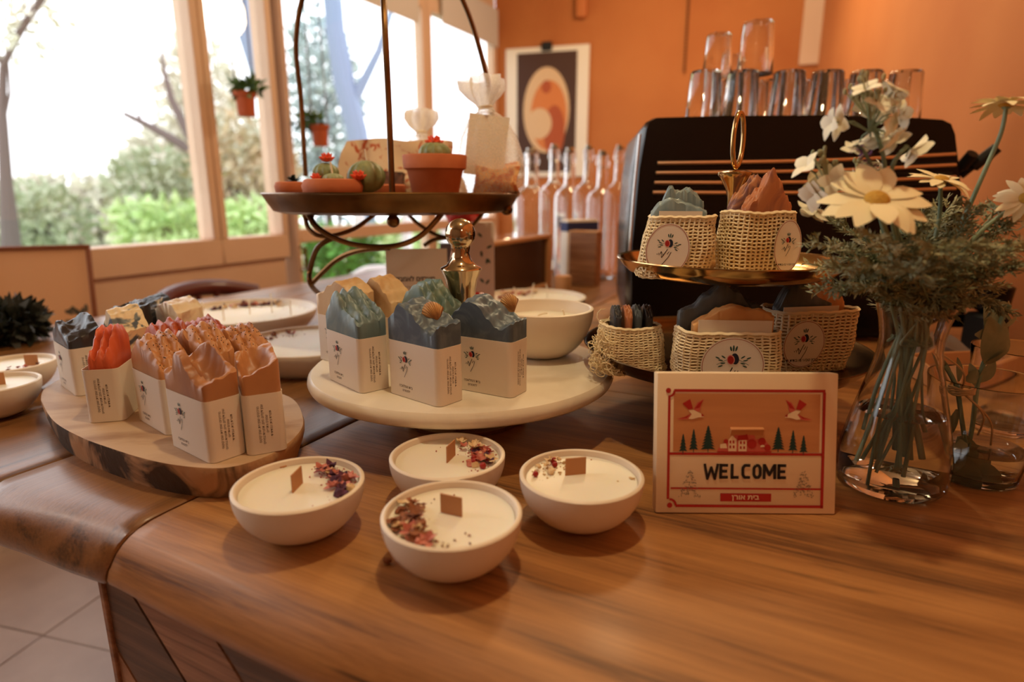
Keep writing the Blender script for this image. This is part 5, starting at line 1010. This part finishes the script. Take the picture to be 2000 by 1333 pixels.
def gauze(label, c, H, Rb, Rn, card=True, fill=True, tilt=0):
    t = thing('organza_bag', label, 'gift bag', c, rot=(0, R(tilt), 0)); ph = c[0] * 31
    rf = lambda a, i: 1 + .05 * math.sin(a * 5 + ph) * (1 - i) + .16 * math.sin(a * 9 + ph) * i
    pr = [(Rb * .8, .001), (Rb * .98, H * .06), (Rb, H * .2), (Rb * .94, H * .36), (Rb * .78, H * .52), (Rb * .52, H * .66), (Rn * 1.3, H * .735)]
    mb = MB(); mb.lathe(pr, 54, rf=rf); mb.f.pop(); mb.m.pop(); mb.v = [Vector((v.x, v.y * .62, v.z)) for v in mb.v]; mb.build('gauze_body', OG, t)
    mb = MB(); mb.lathe([(Rn * 1.3, H * .735), (Rn, H * .77), (Rn * 1.3, H * .80), (Rn * 2.2, H * .85), (Rn * 2.9, H * .92), (Rn * 2.7, H)], 72, rf=lambda a, i: 1 + .34 * math.sin(a * 7 + ph) * i + .22 * math.sin(a * 3 + ph) * i); mb.f = mb.f[:-2]; mb.m = mb.m[:-2]; crumple(mb, .008); mb.build('gathered_top', OG2, t)
    mb = MB(); mb.tube([(Rn * 1.02 * math.cos(a), Rn * 1.02 * math.sin(a), H * .77) for a in [2 * math.pi * k / 20 for k in range(21)]], .0018, 6); mb.build('ribbon', M_['petalw'], t)
    if card: mb = MB(); mb.box((-Rb * .28, -.012, H * .44), (Rb * 1.1, .001, H * .50), M=Matrix.Rotation(R(10), 4, 'Y')); mb.build('inner_card', M_['paper'], t)
    if fill: mb = grid_box((Rb * .22, -.004, H * .15), (Rb * 1.25, Rb * .7, H * .26), 7); crumple(mb, .012); mb.v = [Vector((v.x, v.y, max(.002, v.z))) for v in mb.v]; mb.build('wrapped_filling', mat('orange_floral', (226, 176, 120), .7, c2=(190, 90, 46), vs=50, lo=.45, hi=.6, dist=2), t, ang=30)
    return t
p = D(968, 372, 1.03); gauze('white organza bag with a card and orange floral filling at the right of the tray', (p.x - .008, 1.035, TZ), .186, .058, .010, tilt=-3)
p = D(822, 300, 1.22); gauze('second organza bag, mostly hidden behind the floral parcel', (p.x, 1.228, TZ + .001), .160, .045, .009, card=False, fill=False)
# ------------------------------------------------------------------ things on the orange walls
wd_ = (C1 - C0).normalized(); wn = Vector((wd_.y, -wd_.x, 0)); wa = math.atan2(wd_.y, wd_.x)
def BW(x, y):
    r_ = ray(x, y); t_ = (C0 - Vector((0, 0, CH))).dot(wn) / r_.dot(wn); p = Vector((0, 0, CH)) + r_ * t_; return (p - C0).dot(wd_), p.z
a, b = BW(989, 97), BW(1146, 330); pw = b[0] - a[0]; ph_ = a[1] - b[1] + .05
t = thing('framed_picture', 'portrait picture with a pale oval on brown, clipped to the orange wall', 'picture', C0 + wd_ * ((a[0] + b[0]) / 2) + Vector((0, 0, a[1] - ph_ / 2)) + wn * .004, wa)
mb = MB(); mb.box((0, -.006, 0), (pw, .010, ph_), bev=.002); mb.build('mount', M_['paper'], t)
MP = Matrix.Translation((0, -.0125, 0)) @ Matrix.Rotation(R(90), 4, 'X'); mb = MB(); w2, h2 = pw * .36, ph_ * .46
mb.poly([(-w2, -h2, 0), (w2, -h2, 0), (w2, h2, 0), (-w2, h2, 0)], 0, MP); disc(mb, 0, ph_ * .02, pw * .28, ph_ * .33, 1, MP, 32, dz=5e-4); disc(mb, pw * .03, -ph_ * .02, pw * .22, ph_ * .27, 2, MP, 24, dz=1e-3)
disc(mb, pw * .10, -ph_ * .14, pw * .13, ph_ * .20, 3, MP, 24, dz=1.5e-3); disc(mb, -pw * .08, -ph_ * .08, pw * .15, ph_ * .12, 1, MP, 24, dz=2e-3); disc(mb, 0, ph_ * .20, pw * .06, ph_ * .05, 3, MP, 16, dz=2e-3)
mb.build('picture_print', [mat('pic_brown', (70, 40, 26), .6), mat('pic_cream', (214, 178, 138), .6), mat('pic_orange', (206, 120, 60), .6), mat('pic_rust', (170, 78, 36), .6)], t, smooth=False)
mb = MB(); mb.box((0, -.018, ph_ / 2 + .0), (.07, .02, .055), bev=.004); mb.build('clip', M_['matblack'], t)
a, b = BW(1572, 0), BW(1606, 128); mb = MB(); mb.box(((a[0] + b[0]) / 2, -.015, (b[1] + CEIL) / 2), (b[0] - a[0], .026, CEIL - b[1] - .01), bev=.003); o = mb.build('trim_4', M_['cream'], loc=C0, rotz=wa); struct(o)
a, b = BW(1345, 0), BW(1350, 140); mb = MB(); L_ = 60; p0 = C0 + wd_ * a[0] + wn * .03
for k in range(L_): z_ = CEIL - .01 - (CEIL - b[1]) * k / L_; mb.ball((0, 0, z_), (.010 if k % 2 else .005, .006 if k % 2 else .010, (CEIL - b[1]) / L_ * .72), seg=6)
tag(mb.build('hanging_chain', mat('chain', (128, 86, 58), .4, .8), loc=(p0.x, p0.y, 0)), 'dark beaded chain hanging on the orange wall above the machine', 'chain')
a = BW(1138, 22); p0 = C0 + wd_ * a[0] + wn * .04 + Vector((0, 0, a[1])); t = thing('wall_hook', 'small orange painted hook block on the wall above the picture', 'hook', p0, wa); mb = MB(); mb.box((0, 0, .06), (.07, .05, .22), bev=.015, seg=2); mb.build('hook_block', M_['orangedark'], t)
# dark things behind the carafe on the right
p = D(1905, 655, 1.12); t = thing('coffee_grinder', 'small matt black grinder behind the flowers at the right', 'grinder', (p.x - .0, 1.10, 0), R(12)); mb = MB(); mb.box((0, 0, .035), (.055, .05, .07), bev=.006); mb.build('body', M_['matblack'], t); mb = MB(); mb.lathe([(.012, .07), (.03, .08), (.034, .118), (.03, .120), (0, .120)], 24); mb.build('hopper', M_['black'], t)
p = D(1838, 690, 1.0); t = thing('bar_towel', 'grey crumpled bar towel behind the carafe', 'towel', (p.x, 1.0, .001)); mb = grid_box((0, 0, .018), (.075, .05, .036), 8); crumple(mb, .016); mb.v = [Vector((v.x, v.y, max(0, v.z))) for v in mb.v]; mb.build('towel_fold', mat('towel_grey', (120, 104, 94), .95), t, ang=60)
p = D(1862, 720, .93); t = thing('wooden_tray', 'low wooden tray with a pale rim behind the tumbler', 'tray', (p.x, .90, 0), R(8)); mb = MB(); mb.box((0, 0, .008), (.12, .10, .014), bev=.002); mb.build('tray_base', M_['panel'], t)
for c_, d_ in (((0, -.05, .018), (.124, .006, .034)), ((0, .05, .018), (.124, .006, .034)), ((-.06, 0, .018), (.006, .094, .034)), ((.06, 0, .018), (.006, .094, .034))): mb = MB(); mb.box(c_, d_, bev=.0015); mb.build('tray_side', FW, t)
# ------------------------------------------------------------------ by the window
def crown(t, nm, c, r, n, m_, leaf=.06, seed=0, squash=1.0, asp=.5):
    rr = random.Random(seed); mb = MB()
    for k in range(n):
        d = rnd3(rr, 1); d = d.normalized() * rr.random() ** .4 if d.length else d
        p = Vector(c) + Vector((d.x * r[0], d.y * r[1], d.z * r[2])); e_ = (d + rnd3(rr, .9)).normalized(); mb.leaf(p, e_, rnd3(rr, 1), leaf * rr.uniform(.6, 1.3), leaf * asp, n=2)
    o = mb.build(nm, m_, t, smooth=False); stuff(o); return o
M_['potgreen'] = mat('pot_leaf', (62, 92, 46), .5, c2=(96, 128, 60), vs=12)
def hanging_pot(label, px_, py_, back, w_, lean_):
    s_, z_ = WP(px_, py_); p = WA + E1 * s_ + Vector((0, 0, z_)); p += E2 * back; t = thing('hanging_pot', label, 'plant pot', p); k = w_
    MB().lathe([(0, -.5 * k), (.36 * k, -.5 * k), (.40 * k, .32 * k), (.47 * k, .33 * k), (.5 * k, .52 * k), (.45 * k, .52 * k), (.42 * k, .42 * k), (0, .42 * k)], 32).build('pot', mat('pot_terra', (176, 84, 44), .75), t)
    crown(t, 'plant_leaves', (lean_ * k, 0, .7 * k), (.62 * k, .4 * k, .32 * k), 120, M_['potgreen'], .4 * k, int(px_))
    mb = MB()
    for sx_ in (-.4, .4): mb.tube([(sx_ * k, 0, .5 * k), (sx_ * .6 * k, 0, CEIL - z_ - .002)], .003, 5)
    mb.build('hanging_cord', mat('cord_dark', (110, 90, 80), .8), t)
def wdist(px_, py_): s_, z_ = WP(px_, py_); return (WA + E1 * s_).length
hanging_pot('terracotta hanging pot with trailing leaves in front of the narrow window', 437, 208, .12, .085, .1)
hanging_pot('second hanging pot beside the door post, half behind the bronze arch', 585, 268, .12, .085, -.5)
# framed picture on an easel at far left
a, b = D(-60, 500, 1.52), D(160, 486, 1.60); c = D(168, 610, 1.50)
t = thing('table_frame', 'thin brown framed paper print with two small sprigs standing at the far left', 'picture frame', ((a.x + b.x) / 2, 1.58, 0), rot=(R(-10), 0, R(20))); fw, fh = (b - a).length, .33; fz = a.z - fh + .02
mb = MB(); mb.box((0, .004, fz + fh / 2), (fw - .01, .004, fh - .01)); mb.build('print_sheet', mat('kraft', (214, 160, 112), .7), t)
BF = mat('brown_frame', (130, 72, 38), .5)
for c_, d_ in (((0, 0, fz + .005), (fw, .014, .010)), ((0, 0, fz + fh - .005), (fw, .014, .010)), ((-fw / 2 + .005, 0, fz + fh / 2), (.010, .014, fh - .02)), ((fw / 2 - .005, 0, fz + fh / 2), (.010, .014, fh - .02)), ((0, .03, (fz) / 2 + .02), (.03, .012, fz + .04))): mb = MB(); mb.box(c_, d_, bev=.002); mb.build('frame_strip' if d_[1] == .014 else 'easel_leg', BF, t)
mb = MB()
for x in (.045, .075):
    for k in range(9): disc(mb, fw * .12 + x * .8 + random.uniform(-.012, .012), fz + fh * .42 + random.uniform(-.02, .025), .012, .005, 0, Matrix.Translation((0, .0015, 0)) @ Matrix.Rotation(R(90), 4, 'X'), 8, random.random() * 3)
stuff(mb.build('sprig_print', mat('sprig_ink', (96, 84, 64), .7), t, smooth=False))
p = P(30, 672, 0); t = thing('dark_houseplant', 'low dark bushy houseplant at the far left end of the counter', 'plant', (p.x - .03, p.y, 0))
MB().lathe([(0, 0), (.035, 0), (.045, .026), (.041, .028), (0, .022)], 24).build('pot', M_['matblack'], t)
crown(t, 'plant_leaves', (0, 0, .040), (.080, .06, .030), 900, mat('dark_leaf', (30, 36, 34), .5, c2=(46, 50, 42), vs=30), .030, 5)
# wooden chair beyond the counter
p = D(390, 563, 2.0); t = thing('wooden_chair', 'dark red-brown wooden chair whose curved top rail shows beyond the dish candle', 'chair', (p.x, 2.0, FLOOR + .004), A1 + R(10)); CW = mat('chair_wood', (88, 30, 20), .35, coat=.3); zt2 = p.z - FLOOR
for x, y, h_ in ((-.2, -.02, zt2 - .02), (.2, -.02, zt2 - .02), (-.2, -.42, .44), (.2, -.42, .44)): mb = MB(); mb.tube([(x, y, 0), (x, y, h_)], .016, 8); mb.build('leg', CW, t)
mb = MB(); mb.box((0, -.22, .45), (.44, .44, .03), bev=.008); mb.build('seat', CW, t); mb = MB(); mb.tube(spline([(-.23, -.03, zt2 - .05), (-.12, .02, zt2 - .02), (0, .035, zt2 - .01), (.12, .02, zt2 - .02), (.23, -.03, zt2 - .05)], 6), .028, 10); mb.build('top_rail', CW, t)
for x in (-.08, 0, .08): mb = MB(); mb.tube([(x, -.01, .46), (x, .01, zt2 - .03)], .010, 6); mb.build('back_spindle', CW, t)
# ------------------------------------------------------------------ garden outside
GRZ = FLOOR - .12
mb = MB(); g0 = WA + E1 * -9 - E2 * .12; mb.poly([(g0 - E2 * 0), (g0 - E2 * 26), (g0 - E2 * 26 + E1 * 26), (g0 + E1 * 26)][::-1]); mb.v = [Vector((v.x, v.y, GRZ)) for v in mb.v]
gr = struct(mb.build('ground', mat('garden_ground', (150, 168, 110), .9, c2=(196, 186, 160), vs=1.2), smooth=False))
GM = {'pale': mat('hazed_foliage', (206, 208, 190), .8, c2=(226, 218, 206), vs=2), 'olive': mat('olive_foliage', (146, 164, 128), .8, c2=(182, 186, 160), vs=2.5), 'lime': mat('lime_foliage', (172, 208, 132), .8, c2=(196, 214, 160), vs=3), 'rust': mat('rust_foliage', (206, 176, 140), .8, c2=(172, 172, 146), vs=3), 'blue': mat('blue_foliage', (150, 172, 180), .8, c2=(176, 190, 184), vs=2), 'deep': mat('deep_green', (92, 160, 60), .8, c2=(60, 110, 50), vs=3)}  # outdoor haze and overexposure are painted into the pale leaf colours
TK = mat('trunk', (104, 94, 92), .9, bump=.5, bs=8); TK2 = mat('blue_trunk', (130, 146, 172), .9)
def bush(label, px_, py_, Y_, r, kind, n, leaf=.16, seed=0):
    p = D(px_, py_, Y_); t = thing('garden_bush', label, 'bush', (p.x, p.y, GRZ)); crown(t, 'foliage', (0, 0, p.z - GRZ), r, n, GM[kind], leaf, seed); mb = MB()
    for k in range(3): mb.tube([(random.uniform(-.1, .1), 0, 0), (random.uniform(-.4, .4) * r[0], 0, p.z - GRZ)], .03, 6)
    mb.build('stems', TK, t)
bush('rounded olive bush low at the left outside the big window', 75, 440, 7.5, (.55, .5, .55), 'olive', 900, .12, 1)
bush('lime green low bush outside the middle of the big window', 345, 438, 7.0, (.75, .5, .28), 'lime', 900, .12, 2)
bush('tall olive bush outside near the window mullion', 335, 375, 8.5, (.85, .6, .6), 'olive', 1300, .14, 3)
bush('rust and green shrub seen through the narrow window', 482, 350, 7.5, (.62, .5, .85), 'rust', 1300, .13, 4)
bush('lime tuft low in the narrow window', 500, 430, 6.2, (.42, .4, .2), 'lime', 600, .1, 5)
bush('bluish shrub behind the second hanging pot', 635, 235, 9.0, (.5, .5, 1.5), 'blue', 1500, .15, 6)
bush('vivid green bush seen low through the glass door', 665, 535, 4.6, (.36, .3, .36), 'deep', 1300, .08, 7)
bush('small green bush by the second door leaf', 800, 470, 6.5, (.5, .3, .22), 'lime', 500, .1, 8)
bush('hedge paled by painted haze far off at the left', 150, 405, 14, (2.2, .8, .62), 'pale', 1500, .32, 9)
bush('hedge paled by painted haze far off behind the olive bush', 420, 350, 16, (2.4, .8, 1.5), 'pale', 1800, .36, 10)
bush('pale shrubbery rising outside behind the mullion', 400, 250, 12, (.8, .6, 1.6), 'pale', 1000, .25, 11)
def tree(label, Y_, limbs, m_=TK, leaves=None):
    b_ = D(limbs[0][0][0], limbs[0][0][1], Y_); t = thing('garden_tree', label, 'tree', (b_.x, Y_, GRZ))
    for i, l in enumerate(limbs):
        pts = [D(x, y, Y_) - Vector((b_.x, Y_, GRZ)) for x, y, w__ in l]; rad = [w__ / F * Y_ * .5 for x, y, w__ in l]
        if i == 0: pts = [Vector((pts[0].x, 0, 0))] + pts; rad = [rad[0] * 1.1] + rad
        mb = MB(); mb.tube(pts, rad, 8); mb.build('trunk' if i == 0 else 'branch', m_, t)
    if leaves: 
        for q_, (x, y, r, n) in enumerate(leaves): crown(t, 'foliage', D(x, y, Y_) - Vector((b_.x, Y_, GRZ)), r, n, GM['pale'], .09, q_ + int(x))
tree('forked tree at the left edge of the big window', 5.2, [[(22, 485, 34), (12, 360, 22), (4, 220, 16), (6, 130, 12)], [(6, 130, 10), (40, 60, 12), (86, -10, 12)], [(6, 130, 8), (-30, 60, 8)], [(5, 250, 6), (20, 180, 5), (14, 100, 3)]], leaves=[(10, 60, (.3, .2, .25), 160), (90, 10, (.2, .2, .15), 60)])
tree('bare leaning branch tree outside near the mullion', 8.0, [[(420, 345, 22), (375, 295, 20), (320, 262, 16), (275, 238, 12), (242, 222, 9)], [(275, 238, 7), (272, 222, 5)], [(395, 320, 20), (362, 250, 18), (335, 195, 14), (322, 145, 9), (315, 100, 5)], [(320, 262, 4), (300, 240, 3)]])
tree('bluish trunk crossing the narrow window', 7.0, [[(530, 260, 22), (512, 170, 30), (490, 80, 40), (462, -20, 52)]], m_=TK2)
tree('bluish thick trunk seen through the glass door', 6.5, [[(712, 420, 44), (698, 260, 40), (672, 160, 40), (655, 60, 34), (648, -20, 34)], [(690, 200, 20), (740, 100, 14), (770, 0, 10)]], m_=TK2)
p = D(735, 548, 3.9); t = thing('patio_chair', 'white metal patio chair seen low through the glass door', 'chair', (p.x, 3.9, GRZ)); WM = mat('white_metal', (222, 216, 220), .35); hz = p.z - GRZ
for x, y in ((-.2, -.2), (.2, -.2), (-.2, .2), (.2, .2)): mb = MB(); mb.tube([(x, y, 0), (x, y, .42 if y < 0 else hz + .02)], .014, 7); mb.build('leg', WM, t)
mb = MB(); mb.box((0, 0, .43), (.42, .42, .02), bev=.005); mb.build('seat', WM, t); mb = MB(); mb.tube(spline([(-.2, .2, hz), (-.1, .22, hz + .05), (.1, .22, hz + .05), (.2, .2, hz)], 6), .018, 8); mb.build('top_rail', WM, t)
# terrace railing, each post and rail a part
rt = thing('terrace_railing', 'white terrace railing outside the glass doors', 'railing', WA - E2 * 1.1 + E1 * .9, A1)
for k in range(6): q_ = MB(); q_.box((.9 + k * .6, 0, GRZ + .55), (.07, .07, 1.1), bev=.008); q_.build('post', WM, rt)
for z_ in (.40, 1.12): q_ = MB(); q_.box((2.4, 0, GRZ + z_), (3.1, .06, .07), bev=.008); q_.build('rail', WM, rt)
